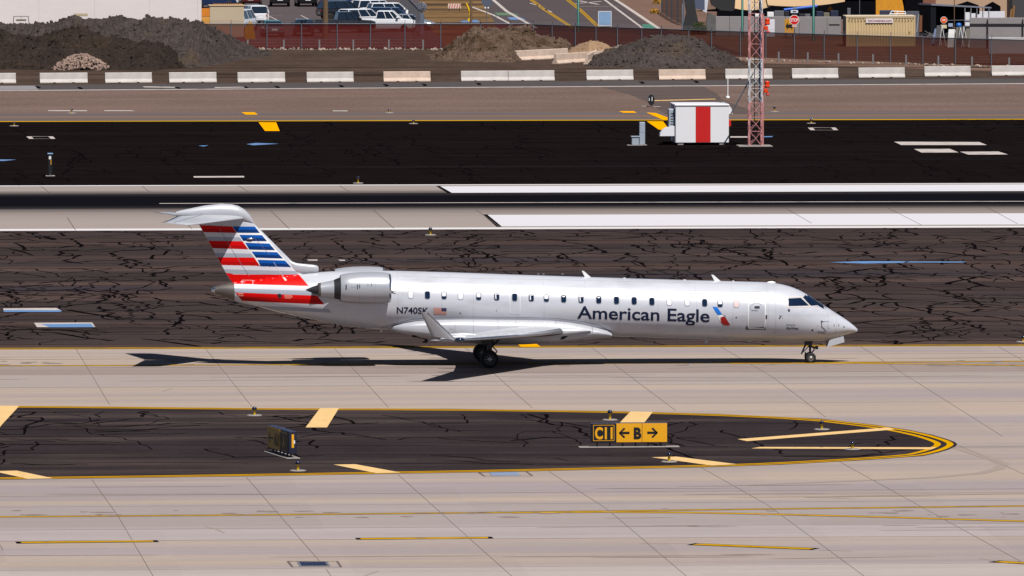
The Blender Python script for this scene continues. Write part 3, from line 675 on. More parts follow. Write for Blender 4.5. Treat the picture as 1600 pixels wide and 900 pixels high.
# seams and small marks on the tail
s = MB()
line_decal('x', [(343,357),(361,388),(389,431)], .55, None, None, hwf=fin_hw, Y=-.12, mb=s, off=.012)
line_decal('x', [(398,372),(421,398)], .4, None, None, hwf=fin_hw, Y=-.12, mb=s, off=.012)
s.build('rudder_hinge', seam, fin, fixn=False)
s = MB(); line_decal('x', [(428,410),(443,434)], .35, None, None, hwf=tail_hw, Y=-.3, mb=s, off=.012); line_decal('x', rrect(379,438.8,395.5,450,.5,1), .5, None, None, True, hwf=tail_hw, Y=-.6, mb=s, off=.012)
s.build('hatch_outline', pwhite, fus, fixn=False)
decal('ventral_scoop', [(433,460),(436,458.6),(439.5,459.6),(440,463),(437.5,466.2),(434,464)], black, fus, .012, Y=-.7)
s = MB()
for x0,y0,x1,y1 in ((372,458.5,380.5,460.2),(373,461.6,381,463.2),(443.5,461,456,462.2),(444,463,457,464.2),(445,465,454,466)):
    decal('x', [(x0,y0),(x1,y0),(x1,y1),(x0,y1)], None, None, .011, Y=-.7, mb=s)
s.build('warning_placard', mat('pale_red_placard', (.75,.30,.25), .5), fus, fixn=False)
decal('vent_scoop', [(441,431.5),(443,431),(448.5,437.6),(445,438.8)], offw, fus, .014, tail_hw, -.5)
s = MB(); c = U(391,373.5,-.3); s.lathe([(c.x-.16,.01),(c.x-.1,.04),(c.x+.05,.05),(c.x+.18,.01)], 'x', (0,-.17,c.z), 10); s.build('beacon', bright, fin)

# ---- belly fairing
WT = [(606,511.5,513.5,.3),(617,509.5,516,.95),(632,505,519.5,1.27),(650,501.5,522.5,1.37),(680,498.5,527.5,1.42),(720,497,533,1.46),(760,497,537,1.5),(820,497.5,537,1.5),(860,498.5,534.8,1.49),(890,501.5,532.5,1.47),(915,505,530,1.45),(935,509.5,528.2,1.41),(950,515,527,1.37),(957.5,520,526.6,1.2)]
s = MB(); rings = []
for x, yt, yb, hw in WT:
    a = U(x,yt,-1.4); b = pt(x,yb); c = (a.z+b.z)/2; h = max((a.z-b.z)/2,.02); e = .55 if x < 880 else min(1.0, .55+(x-880)/60*.45); hw = hw-(0 if x < 900 else (x-900)/57*.16)
    rings.append([(a.x, hw*math.copysign(abs(math.sin(t))**e, math.sin(t)), c+h*math.copysign(abs(math.cos(t))**e, math.cos(t))) for t in [2*math.pi*i/40 for i in range(40)]])
s.loft(rings); fair = s.build('wing_fairing', silver2, PL)
def fair_hw(X, Z):
    px = PX((X,-1.4,Z))[0]; 
    for i in range(len(WT)-1):
        if WT[i][0] <= px <= WT[i+1][0]:
            t = (px-WT[i][0])/(WT[i+1][0]-WT[i][0]); q = [WT[i][k]+(WT[i+1][k]-WT[i][k])*t for k in range(4)]
            a = U(px,q[1],-1.4).z; b = pt(px,q[2]).z; c = (a+b)/2; h = (a-b)/2; v = min(1,abs((Z-c)/h))
            return q[3]*(1-v**(2/.55))**(.55/2)
    return 0
s = MB()
for pts in ([(739.5,498.5),(739.5,520)],[(778.5,498.5),(778.5,515)],[(806.6,498.5),(806.6,512)],[(835,498.8),(835,510)],[(869,500.5),(869,510)],[(926.5,508.5),(925.5,527)],[(686,505.5),(711,506),(711,525)],[(684,500),(686,505)],[(702,514),(708,514),(708,520)]):
    line_decal('x', pts, .4, None, None, hwf=fair_hw, Y=-1.45, mb=s, off=.006)
s.build('panel_line', seam, fair, fixn=False)
s = MB()
line_decal('x', [(598,514),(617,506.5),(645,499.5),(690,496.2),(740,495.6),(820,496.2),(868,497.8),(915,503.5),(935,508.5),(950,516),(956,521),(954.8,526)], .5, None, None, Y=-1.3, mb=s)
s.build('fairing_seam', seam, fus, fixn=False)

# ---- wings
def Wp(px, Y, z): return Vector((U(px, 0, 0).x if False else (px-800)/33.8, Y, z))
for sg in (-1, 1):
    S_ = lambda v: (v[0], v[1]*-sg if False else v[1], v[2])
    y = lambda k: sg*k
    secs = [((2.95,y(1.0),1.62),(-2.38,y(1.0),1.42),.62),((2.32,y(1.55),1.60),(-2.40,y(1.55),1.45),.58),((1.55,y(2.4),1.58),(-2.45,y(2.4),1.47),.47),((.05,y(5.2),1.68),(-2.72,y(5.2),1.62),.33),
            ((-1.7,y(8.3),1.80),(-3.65,y(8.3),1.78),.22),((-3.35,y(11.2),1.93),(-4.55,y(11.2),1.93),.14),((-3.52,y(11.45),1.95),(-4.62,y(11.45),1.95),.11)]
    s = MB(); s.loft(wing_loft(secs, 18, .25)); wg = s.build('wing', silver2, PL)
    # bright leading edge
    s = MB(); rings = []
    for le, te_, th in secs[1:-1]:
        le = Vector(le); te_ = Vector(te_); ch = te_-le; ring = []
        for u in (.045,.025,.01,.002,0,.002,.01,.025,.045):
            pass
        us = [.05,.03,.012,.003]; 
        for u in us: ring.append(tuple(le+ch*u+Vector((0,0,th/2*naca(u)+.006+.25*th*u*(1-u)))))
        ring.append(tuple(le+Vector((.012,0,0))))
        for u in us[::-1]: ring.append(tuple(le+ch*u-Vector((0,0,th/2*naca(u)*.8+.006-.25*th*u*(1-u)))))
        rings.append(ring)
    s.loft(rings, False, True, False); s.build('leading_edge', bright, wg)
    # winglet
    k = 1 if sg < 0 else 1
    t0 = U(667.5,487.3,-11.95); t1 = U(657.5,488.2,-11.95); b0 = U(711.5,530.5,-11.5); b1 = U(674,525,-11.5)
    f = lambda p, dy=0: (p.x, -sg*p.y if sg > 0 else p.y, p.z)
    s = MB(); n_ = Vector((0,sg*1.0,-.1))
    rr = []
    for (le, te_, th) in ((Vector(f(b0))+Vector((-.0,0,-.02)), Vector(f(b1)), .10), (Vector(f(b0.lerp(t0,.5))), Vector(f(b1.lerp(t1,.5))), .07), (Vector(f(t0)), Vector(f(t1)), .035)):
        ring = []; ch = te_-le
        for i in range(9): u = (i/8)**1.5; ring.append(tuple(le+ch*u+n_*(th/2*naca(u))))
        for i in range(7,0,-1): u = (i/8)**1.5; ring.append(tuple(le+ch*u-n_*(th/2*naca(u))))
        rr.append(ring)
    s.loft(rr); wl = s.build('winglet', silver2, wg)
    s = MB(); a = b0.lerp(t0,.0); s.tube(f(b0+Vector((.01,-.03 ,0))), f(t0+Vector((.01,-.03,0))), .013, 6); s.build('winglet_leading_edge', seam, wl)
    s = MB(); a = Vector((-3.25,sg*11.42,1.95)); s.lathe([(a.x-.25,.08),(a.x-.05,.11),(a.x+.1,.1),(a.x+.2,.04)], 'x', (0,a.y,a.z), 12); s.build('navigation_light', glass, wg)
    # flap track fairings
    for (xx, yy, L) in ((-2.6,3.3,1.5),(-2.9,5.6,1.3),(-3.45,7.9,1.0)):
        s = MB(); s.lathe([(xx-L*.5,.02),(xx-L*.35,.09),(xx,.13),(xx+L*.4,.09),(xx+L*.6,.02)], 'x', (0,sg*yy,1.50+yy*.028), 10); s.build('flap_track', silver2, wg)
    # landing light slot in wing root
    s = MB(); q = [(875,530.5),(883,521.5),(889,521.5),(888,525),(881,530.5)]
    if sg < 0: decal('x', q, None, None, .012, fair_hw, -1.5, (-1,), .1, .05, s); s.build('inlet_slot', black, fair, fixn=False)
# root glove in front of the wing
for sg in (-1,1):
    s = MB(); rings = []
    for X, zc, hy, hz in ((3.55,1.64,.02,.02),(3.2,1.64,.10,.09),(2.8,1.62,.18,.15),(2.4,1.60,.22,.2),(1.9,1.58,.22,.22)):
        rings.append([(X, sg*1.42+hy*math.sin(t), zc+hz*math.cos(t)) for t in [2*math.pi*i/16 for i in range(16)]])
    s.loft(rings); s.build('wing_root_glove', silver2, fair)

# ---- engines
EY = 2.05
for sg in (-1, 1):
    s = MB(); ref = -EY
    prof = [(531.5,450.4,20.6),(533.5,450.3,21.6),(545,450.1,23.4),(560,449.9,24.6),(575,449.8,25),(590,449.8,24.8),(602,449.8,24.2),(607,449.9,23.3),(609.5,450,22.2),(610.4,450,21.2),(609.5,450,20),(606,450,19),(598,450,18.3)]
    pr = []
    for x, y_, r_ in prof: p = U(x, y_, ref); pr.append((p.x, p.z, r_/34.0))
    n = 48
    rings = [[(X, sg*EY+r_*math.sin(2*math.pi*i/n), z_+r_*math.cos(2*math.pi*i/n)) for i in range(n)] for X, z_, r_ in pr]
    s.loft(rings[:8], False); eng = s.build('engine', nacm, PL)
    s = MB(); s.loft(rings[7:], False); s.build('intake_lip', bright, eng)
    s = MB(); s.lathe([(pr[0][0]+.03,.3),(pr[0][0]+.04,.6)], 'x', (0,sg*EY,pr[0][1]), 32, True, False); s.build('bypass_duct', black, eng)
    s = MB(); cx, cz = pr[-1][0], pr[-1][1]
    s.lathe([(cx+.0,.535),(cx+.02,.1)], 'x', (0,sg*EY,cz), 32, True, False)
    for i in range(24):
        a = 2*math.pi*i/24; s.obox((cx+.04, sg*EY+.33*math.sin(a), cz+.33*math.cos(a)), (.05,.03,.42), 0, -a)
    s.build('fan', darkm, eng)
    s = MB(); s.lathe([(cx,.13),(cx+.12,.11),(cx+.25,.02)], 'x', (0,sg*EY,cz), 16); s.build('spinner', darkm, eng)
    def core(name, st, m):
        s = MB(); rr = []
        for x, y_, r_ in st:
            p = U(x, y_, ref); rr.append([(p.x, sg*EY+r_/34*math.sin(2*math.pi*i/36), p.z+r_/34*math.cos(2*math.pi*i/36)) for i in range(36)])
        s.loft(rr); return s.build(name, m, eng)
    core('core_cowl_ring', [(535,450.6,19),(521.5,451.6,14.4)], darkm)
    core('core_cowl', [(521.5,451.6,14.3),(520,451.8,14.0),(510,452.3,12.3),(501,452.7,10.9)], nacm)
    core('nozzle', [(501,452.7,11),(496.5,453,10.5),(496.6,453,9)], steel)
    core('exhaust_cone', [(497,453,8),(490,453,5.6),(484,453,3.2),(477.5,453,.4)], darkm)
    for xx, w_, m_ in ((560.5,.35,ghost),(585,.35,ghost)):
        s = MB(); p = U(xx, 449.9, ref); r_ = (24.65 if xx < 570 else 24.9)/34+.003
        s.loft([[(p.x+d, sg*EY+r_*math.sin(2*math.pi*i/48), p.z+r_*math.cos(2*math.pi*i/48)) for i in range(48)] for d in (-.006,.006)], False); s.build('cowl_seam', m_, eng)
    def nac_y(px, py):
        p = U(px, py, ref-.7); best = min(range(len(pr)), key=lambda i: abs(pr[i][0]-p.x)); 
        for i in range(9):
            a, b = pr[i], pr[i+1]
            if min(a[0],b[0]) <= p.x <= max(a[0],b[0]): t = (p.x-a[0])/(b[0]-a[0]); zc = a[1]+(b[1]-a[1])*t; r_ = a[2]+(b[2]-a[2])*t; break
        else: zc, r_ = pr[best][1], pr[best][2]
        return p.x, -math.sqrt(max(.01,(r_+.01)**2-(p.z-zc)**2)), p.z
    s = MB()
    for x0,y0,x1,y1 in ((540,445,541.8,452.5),(557.8,444.5,559.3,451.6),(561.2,444.5,562.5,450.5),(574.5,443.2,575.3,446.8),(580,443.2,581,447),(549.5,448,550.4,449),(554,448,555,449)):
        q = [nac_y(*c) for c in ((x0,y0),(x1,y0),(x1,y1),(x0,y1))]; s.poly([(X, sg*EY+Y*(-sg if sg>0 else 1), Z) for X,Y,Z in q])
    s.build('cowl_vent', darkm, eng, fixn=False)
    # pylon
    s = MB(); z_ = U(560,450,0).z+.05
    s.loft([[(x, sg*yy, z_+h) for x, h in ((-7.0,.0),(-7.6,.13),(-8.6,.12),(-9.3,.0),(-8.6,-.12),(-7.6,-.13))] for yy in (.9,1.45)], True, False); s.build('engine_pylon', silver2, PL)
s = MB(); p = U(613,455,-1.2); q = fus_hw(p.x,p.z); s.tube((p.x-.12,-q-.02,p.z),(p.x+.18,-q-.12,p.z+.02),.045,8,.01); s.build('drain_mast', silver2, PL)

# ---- cabin windows
WIN = [(641.6,460.4,'c'),(667.7,461,'f'),(693.7,461.5,'h'),(719.6,462,'c'),(747.7,463,'h'),(776,463.5,'m'),(804,464.5,'f'),(830,465,'m'),(853.5,465.7,'h'),(880.6,466.7,'t'),(907.8,467.5,'m'),(935.4,468.3,'t'),
       (963.1,469.3,'f'),(990.7,470,'f'),(1018.4,471,'f'),(1045.6,471.3,'c'),(1073.7,472,'c'),(1100.9,473,'f'),(1125,474,'h'),(1150.6,474.5,'p')]
rim_m = mat('window_surround', (.30,.31,.35), .5); shade_m = mat('window_shade', (.72,.73,.77), .5); pink = mat('pale_pink_shade', (.68,.55,.54), .5)
for i, (x, y_, k) in enumerate(WIN):
    win = decal('cabin_window', rrect(x-3.7,y_-5.6,x+3.7,y_+5.6,2.6), {'c': shade_m,'p': pink}.get(k, glass), PL, .010, sides=(-1,1))
    s = MB(); line_decal('x', rrect(x-4.1,y_-6,x+4.1,y_+6,2.8), .55, None, None, True, .012, mb=s); s.build('frame', rim_m, win, fixn=False)
    if k in 'hmt':
        hh = {'h': 1.2, 'm': -3.4, 't': -2.8}[k]
        pts = rrect(x-3.2,y_-5.0,x+3.2,y_+hh,1.4 if hh > -3 else .7)
        if k == 't': pts = [(x-2.6,y_-4.6),(x+2.6,y_-4.6),(x+1.8,y_-2.9),(x,y_-2.2),(x-1.8,y_-2.9)]
        decal('shade', pts, shade_m, win, .014)
        if k == 'm': decal('curtain', [(x-2.4,y_-3),(x-.8,y_-3),(x-.4,y_+3.6),(x-2.2,y_+3.2)], shade_m, win, .0142)
def fus_top(x): return 423.5+(x-600)*.0295
def fus_bot(x): return 514.5+(x-600)*.031
# ---- doors and outlines
door = decal('door', rrect(1169.5,464.8,1195,513.6,3), mat('door_paint', (.585,.60,.645), .35, .35), PL, .006)
line_decal('door_frame', rrect(1169.3,465,1195.3,513.8,3.2), 1.3, pwhite, door, True, .011)
decal('handle', rrect(1178.6,478,1186.8,482,.8), darkm, door, .012)
line_decal('handle_arc', [(1172,484),(1172.5,480),(1175,476),(1179,473.6),(1183,473.2),(1187,474.6),(1190,477)], .5, seam, door, False, .012)
decal('placard', [(1173.5,484.2),(1184,484.4),(1184,485.8),(1173.5,485.6)], seam, door, .012)
s = MB(); decal('x', [(1165.5,509.5),(1169,510),(1171,513.5),(1192,514),(1195.6,510.6),(1196.6,510.6),(1196.8,516),(1165.5,515.8)], None, None, .009, mb=s); s.build('door_sill', mat('sill_grey', (.09,.09,.10), .6), door, fixn=False)
decal('hinge_cover', rrect(1195.6,492,1198.2,498.2,.5,1), darkm, door, .012)
line_decal('emergency_exit', rrect(796.6,452.6,812.4,490.3,2.4), 1.0, mat('exit_outline', (.80,.80,.82), .5), PL, True, .0085)
s = MB(); line_decal('x', [(810.5,491),(810.5,497)], .35, None, None, mb=s); line_decal('x', [(740,452),(740,496)], .2, None, None, mb=s); line_decal('x', [(1028,447),(1028,528)], .2, None, None, mb=s); line_decal('x', [(1212,446),(1212,533)], .25, None, None, mb=s); line_decal('x', [(622,425),(622,513)], .25, None, None, mb=s); line_decal('x', [(1310,492),(1308,526)], .25, None, None, mb=s); line_decal('x', [(1296,483),(1295,530)], .2, None, None, mb=s)
for x_ in (540,668+22,850,915,968,1088,1145,1200): line_decal('x', [(x_,fus_top(x_)+2),(x_,fus_bot(x_)-2)], .16, None, None, mb=s)
for ya_, yb_ in ((433,446),(447,456.5),(500,508)): line_decal('x', [(630,ya_),(1190,yb_)] if ya_ < 480 else [(960,505),(1160,511)], .14, None, None, mb=s)
s.build('skin_seam', ghost, fus, fixn=False)
# ---- cockpit
ck = decal('cockpit_window', [(1232.4,466.6),(1252.8,466.2),(1265.3,478),(1232.4,478)], glass, PL, .012, sides=(-1,1), gx=.05, gz=.04)
line_decal('frame', [(1230.2,464.8),(1254,464.4),(1269,479.8),(1230.2,479.8)], 1.3, offw, ck, True, .010)
# windshield wraps across the nose
def wrap(px0, px1, py0, py1, t0, t1, name, m, off):
    pass
ws_ = decal('windshield', [(1256,466),(1261.5,462.6),(1284.5,477),(1281,478.2),(1268,478.4)], glass, PL, .012, sides=(-1,1), gx=.03, gz=.02)
line_decal('frame', [(1255,464.6),(1267.6,479.6),(1284,479.2)], .8, offw, ws_, False, .013)
# middle part of the windshield across the crown
s = MB(); rings = []
for k in range(15):
    X = U(1260.5,463,0).x + (U(1285.5,478,0).x-U(1260.5,463,0).x)*k/14
    zt, zb, w_ = interp(X,1), interp(X,2), interp(X,3); c = (zt+zb)/2; a = (zt-zb)/2
    rings.append([(X, (w_+.013)*math.sin(t), c+(a+.013)*math.cos(t)) for t in [R(-38+76*i/24) for i in range(25)]])
s.loft(rings, False, True, False); s.build('glass_centre', glass, ws_)
s = MB(); s.tube(U(1270,466,-.35), U(1291,481,-.55), .018, 6); s.build('wiper', darkm, ws_)
# ---- nose probes, marks
s = MB()
for x, y_ in ((1217.5,493),(1279,480),(1279,510),(1306,486),(1209,520.5),(1297,514),(1295,511)): decal('x', rrect(x-.6,y_-.6,x+.6,y_+.6,.5,2), None, None, .009, mb=s)
decal('x', rrect(1268.8,515,1272,518.2,1.5,3), None, None, .010, mb=s)
decal('x', [(1230.8,483),(1234,482.8),(1233.2,484.5),(1234.3,486.6),(1231.4,486.8),(1232.2,484.6)], None, None, .01, mb=s)
decal('x', [(1216.5,497.6),(1219.8,493),(1221,493.8),(1218,498.2)], None, None, .01, mb=s)
decal('x', [(1305,508.2),(1305.8,508.2),(1305.8,511.6),(1305,511.6)], None, None, .01, mb=s); decal('x', [(1312.6,507.8),(1313.4,507.8),(1313.4,511.6),(1312.6,511.6)], None, None, .01, mb=s); decal('x', [(1320,512),(1323.4,511.8),(1323,513),(1320.4,513)], None, None, .01, mb=s)
s.build('static_port', darkm, fus, fixn=False)
s = MB(); line_decal('x', [(1217,497),(1218,493.6),(1220,491.8),(1222.6,493),(1223,496),(1221,498)], .3, None, None, mb=s); s.build('port_outline', ghost, fus, fixn=False)
for x, y_ in ((1283,501.5),):
    p = U(x, y_, -.9); h_ = fus_hw(p.x, p.z); s = MB(); s.tube((p.x,-h_+.02,p.z),(p.x+.06,-h_-.13,p.z-.03),.03,6); s.tube((p.x+.04,-h_-.13,p.z-.03),(p.x+.34,-h_-.13,p.z-.02),.017,6,.01); s.build('pitot_probe', darkm, PL)
s = MB(); p = U(1150.2,495.8,-1.3); decal('x', rrect(1148.9,494.6,1151.4,497,1.1,3), None, None, .009, mb=s); decal('x', rrect(718,488.2,720.2,490.4,1,3), None, None, .009, mb=s); decal('x', rrect(775,484.4,776.2,486.4,.5,2), None, None, .009, mb=s)
s.build('service_port', mat('port_grey', (.10,.10,.14), .5), fus, fixn=False)
# ---- lettering
text_decal('fuselage_title', 'American Eagle', (901.6,497.4), (1108.5,503.0), 20.4, navy, PL, bold=.016)
text_decal('registration', 'N740SK', (619.8,489.4), (669.6,490.4), 10.2, navy, PL, bold=.018)
text_decal('operator_name', 'SkyWest', (1228.6,515.0), (1248,515.6), 4.3, navy, PL, bold=.02, slant=.15)
text_decal('operator_prefix', 'Powered by', (1228.8,508.6), (1243,509), 2.6, navy, PL, bold=.0, slant=.1)
text_decal('fleet_number', '740', (1279,523.2), (1291.5,523.0), 5.0, navy, PL, bold=-.008, off=.009)
# ---- eagle mark
em = decal('tail_mark_emblem', [(1113,479),(1120.5,479.6),(1123.4,484.2),(1128.2,491.2),(1121.4,492),(1117.6,487.2)], mat('emblem_blue', (.015,.16,.55), .4), PL, .009)
decal('emblem_head', [(1121,493),(1126,491.8),(1130.5,492.2),(1134.8,494.4),(1130.6,494),(1126,495.8),(1125,498.4),(1126.5,503),(1130,508),(1124,500)], pwhite, em, .0095)
decal('emblem_beak', [(1128,492),(1131.5,491.6),(1135.2,494.6),(1131,493.4)], mat('beak_grey', (.22,.22,.26), .5), em, .010)
decal('emblem_body', [(1125.2,496.2),(1130,494),(1133,495.2),(1136.6,501),(1141.4,508.6),(1132,508.6),(1128.6,506.6),(1126,502)], mat('emblem_red', (.30,.018,.012), .4), em, .0102)
# ---- flag
fl = decal('flag_decal', [(677.5,480.6),(697.5,481.2),(697.3,491.8),(677.5,491.2)], mat('flag_white', (.62,.52,.50), .5), PL, .008)
s = MB()
for k in range(7):
    a = 480.6+10.6*k*2/13; b = 480.6+10.6*(k*2+1)/13; decal('x', [(677.5,a),(697.4,a+.6),(697.4,b+.6),(677.5,b)], None, None, .0092, mb=s)
s.build('flag_stripes', mat('flag_red', (.50,.14,.10), .5), fl, fixn=False)
decal('flag_canton', [(689.6,480.9),(697.5,481.2),(697.5,486.6),(689.6,486.3)], mat('flag_blue', (.03,.035,.09), .5), fl, .0105)
# ---- roof antennas and belly masts
def blade(pts, Y=0, th=.02, name='antenna', m=pwhite):
    s = MB(); s.prism([(U(x,y_,Y).x, U(x,y_,Y).z) for x, y_ in pts], Y-th, Y+th); return s.build(name, m, PL)
blade([(909,423),(912.5,423.6),(923.8,433.6),(914.5,434.5)]); blade([(1111.3,429),(1115,429.6),(1126.5,439.6),(1117,440.4)])
blade([(1144,437.8),(1146,438.4),(1151,441),(1146.5,441)]); blade([(1068,436.8),(1071,436.8),(1073,438.6),(1067,438.6)]); blade([(974,434),(977,433.8),(979,435.6),(973,435.6)])
s = MB(); p = U(1205,441.5,0); s.lathe([(p.x-.2,.02),(p.x-.1,.06),(p.x+.05,.07),(p.x+.2,.02)], 'x', (0,0,p.z), 10); s.build('roof_beacon', pwhite, PL)
blade([(1101,536.8),(1104,536.8),(1109,530),(1102.6,530)], 0, .02, 'belly_antenna', silver2); blade([(1191,534.5),(1203,534.5),(1202,532),(1193,532)], 0, .03, 'belly_antenna', darkm); blade([(1168,534.8),(1173,534.8),(1173,532),(1168,532)], 0, .02, 'belly_antenna', silver2)
blade([(594,519.5),(597,519.3),(599,513),(594,513)], 0, .02, 'belly_antenna', offw)
s = MB()
for x in (842,850,880): p = U(x,429,-.3); h_ = fus_hw(p.x,p.z); s.lathe([(p.x-.06,.01),(p.x,.03),(p.x+.06,.01)], 'x', (0,-h_-.01,p.z), 8)
s.build('roof_fitting', seam, fus)

# ---- landing gear
tyre_m = black; rimm = mat('wheel_rim', (.50,.50,.50), .4, .6)
def wheel(parent, c, r, wd, sg=-1):
    s = MB(); s.lathe([(-wd/2,r*.62),(-wd/2,r*.85),(-wd/2+.03,r*.96),(-wd*.2,r),(wd*.2,r),(wd/2-.03,r*.96),(wd/2,r*.85),(wd/2,r*.62)], 'y', c, 28); t = s.build('wheel', tyre_m, parent)
    s = MB(); s.lathe([(-wd/2-.004,r*.60),(-wd/2+.015,r*.52),(-wd/2+.03,r*.3),(-wd/2-.03,r*.2),(-wd/2-.03,.01)], 'y', c, 20, True, False); s.lathe([(wd/2+.004,r*.60),(wd/2-.015,r*.52),(wd/2-.03,r*.3),(wd/2+.03,r*.2),(wd/2+.03,.01)], 'y', c, 20, True, False)
    for i in range(8): a = 2*math.pi*i/8; s.lathe([(-wd/2-.012,.022),(-wd/2+.02,.022)], 'y', (c[0]+r*.4*math.cos(a), c[1], c[2]+r*.4*math.sin(a)), 6)
    s.build('rim', rimm, t); return t
gx, gzr = U(1266,567,0).x, .245
ng = MB(); ng.tube((gx,0,gzr),(gx-.02,0,1.12),.055,10); ng.tube((gx-.01,0,.72),(gx-.02,0,1.15),.085,10)
ng.tube((gx,-.2,gzr),(gx,.2,gzr),.05,8); ng.tube((gx-.03,0,.8),(gx-.42,0,.42),.025,6); ng.tube((gx-.42,0,.42),(gx-.15,0,1.1),.02,6); ng.tube((gx-.02,.02,.35),(gx+.2,.02,.62),.03,6); ng.tube((gx+.2,.02,.62),(gx,.02,.85),.03,6)
ng.tube((gx,0,.75),(gx+.35,0,.68),.04,8); ng.obox((gx+.3,0,.7),(.12,.22,.14)); ng.tube((gx,0,1.0),(gx+.5,0,1.2),.03,6); ng.obox((gx-.1,0,.95),(.35,.3,.25)); ng.tube((gx-.25,0,.28),(gx-.22,0,.5),.03,6)
nose = ng.build('nose_gear', darkm, PL)
for sg in (-1,1): wheel(nose, (gx,sg*.2,gzr), gzr, .16)
s = MB()
def door_q(Y, th, pts, name, m):
    s = MB(); s.prism([(U(x,y_,Y).x, U(x,y_,Y).z) for x, y_ in pts], Y-th, Y+th); return s.build(name, m, PL)
door_q(-.42,.012, [(1292.3,542.5),(1319.5,534.6),(1318.3,526),(1317,525.4),(1296,531)], 'gear_door', silver2)
door_q(.36,.012, [(1289,533),(1291,541.4),(1316,533.6),(1314,524.6)], 'gear_door', mat('gear_door_inner', (.22,.25,.30), .6))
door_q(-.2,.012, [(1251,553),(1253,553.6),(1261.5,536),(1259,535.6)], 'gear_door', darkm)
MGX = (758.7-800)/33.8
for sg in (-1,1):
    Y0 = sg*2.06; r_ = .415
    s = MB(); s.tube((MGX,Y0,r_),(MGX+.05,Y0+sg*.02,1.55),.085,10); s.tube((MGX+.02,Y0,.75),(MGX+.05,Y0+sg*.02,1.6),.12,10)
    s.tube((MGX,Y0-.36,r_),(MGX,Y0+.36,r_),.06,8); s.tube((MGX+.05,Y0,.9),(MGX+.75,Y0-sg*.4,1.55),.05,8); s.tube((MGX+.05,Y0,.8),(MGX-.3,Y0-sg*1.0,1.4),.045,8)
    s.tube((MGX+.08,Y0,r_+.1),(MGX+.38,Y0,.75),.03,6); s.tube((MGX+.38,Y0,.75),(MGX+.1,Y0,1.05),.03,6); s.obox((MGX-.1,Y0,1.25),(.5,.35,.3))
    mg = s.build('main_gear', darkm, PL)
    for k in (-1,1): wheel(mg, (MGX,Y0+k*.235,r_), r_, .27)
    s = MB(); s.obox((MGX-.05,Y0-sg*.42,1.22),(.6,.03,.4),0,sg*.12); s.build('gear_door', darkm, mg)  # dark metal on this door stands in for the wing's shade
# ================================================================== signs, lights and airfield equipment
cream = mat('pad_concrete', (.27,.245,.23), .8, layers=[(2,2,1,.15,4)])
lampy = mat('yellow_lamp_body', (.75,.50,.03), .45)
lensb = mat('blue_lens', (.01,.015,.04), .15)
signy = mat('sign_yellow', (.80,.42,.012), .45, coat=.3)
signk = mat('sign_black', (.010,.010,.012), .4)
alu = mat('aluminium', (.55,.56,.58), .4, .7)
def taxi_light(x, y, hpx, label, tall=False):
    g = G(x, y); t = thing('taxiway_edge_light', (g.x,g.y,0), 0, label, 'airfield light', 'edge lights beside the pavement')
    sc = (PX((g.x,g.y,0))[1]-PX((g.x,g.y,1))[1]); h = hpx/sc
    s = MB(); s.lathe([(0,.33),(.03,.33),(.045,.28),(.045,.01)], 'z', (0,0,0), 20); s.build('base_pad', cream, t)
    s = MB(); s.lathe([(.045,.055),(h*.62,.05),(h*.62,.09),(h*.68,.09)], 'z', (0,0,0), 12); s.build('stem', lampy, t)
    s = MB(); s.lathe([(h*.68,.085),(h*.72,.11),(h*.9,.10),(h,.05),(h+.005,.005)], 'z', (0,0,0), 12); s.build('lens', lensb, t)
    return t
for x, y, h, lb in ((397.5,649.5,14,'edge light on the top border of the dark island, above the turned away sign'),
                    (953,656.5,16,'edge light just above the black end of the C11 sign'),
                    (1284,671.5,14,'edge light above the long pale stripe near the island tip'),
                    (1332,702.5,13,'edge light on the lower thin pale stripe near the island tip'),
                    (1045.5,722,15,'edge light below the yellow C11 sign by a slanted stripe'),
                    (465.5,736,16,'edge light just below the turned away yellow and black sign'),
                    (672.5,367.5,12,'yellow edge light on cracked asphalt behind the fuselage above the engine'),
                    (559.5,286.5,11,'yellow edge light at the far side of the runway above the tail'),
                    (1598.5,534.5,10,'edge light at the right edge of the picture by the concrete'),
                    (22,197,7,'small edge light on black asphalt at the far left edge'),
                    (112,177,7,'small edge light on the far shoulder above the white bars at left'),
                    (608,176.5,6,'small edge light on the far shoulder above the white tail'),
                    (646,193.5,6,'small edge light on the gold line behind the airliner middle'),
                    (1267.5,193,7,'small edge light on black asphalt right of the lattice mast'),
                    (1210,174.5,8,'small edge light on gravel just right of the lattice mast')):
    taxi_light(x, y, h, lb)

def txt_on(parent, txt, O, ux, uz, x0, x1, z0, h, m, name='sign_letters', off=.012, bold=.03):
    """lettering on a vertical face through O with horizontal axis ux"""
    TEXT_OFF[0] = bold; v2, fs = text_polys(txt); TEXT_OFF[0] = 0
    n = Vector((ux.y,-ux.x,0)); s = MB()
    s.add([tuple(O+ux*(x0+(x1-x0)*u)+Vector((0,0,z0+v*h))+n*off) for u, v in v2], fs); return s.build(name, m, parent, fixn=False)
def arrow(parent, O, ux, xc, zc, w_, d, m):
    n = Vector((ux.y,-ux.x,0)); s = MB()
    def q(pts): s.poly([tuple(O+ux*(xc+a*d)+Vector((0,0,zc+b))+n*.012) for a, b in pts])
    k = w_/2; th = .045
    q([(-k*.9,-th),(k,-th),(k,th),(-k*.9,th)])
    for sb in (1,-1): q([(-k,0),(-k+.07,-sb*.0),(-k+.27,sb*.17),(-k+.20,sb*.21)])
    return s.build('sign_arrow', m, parent, fixn=False)
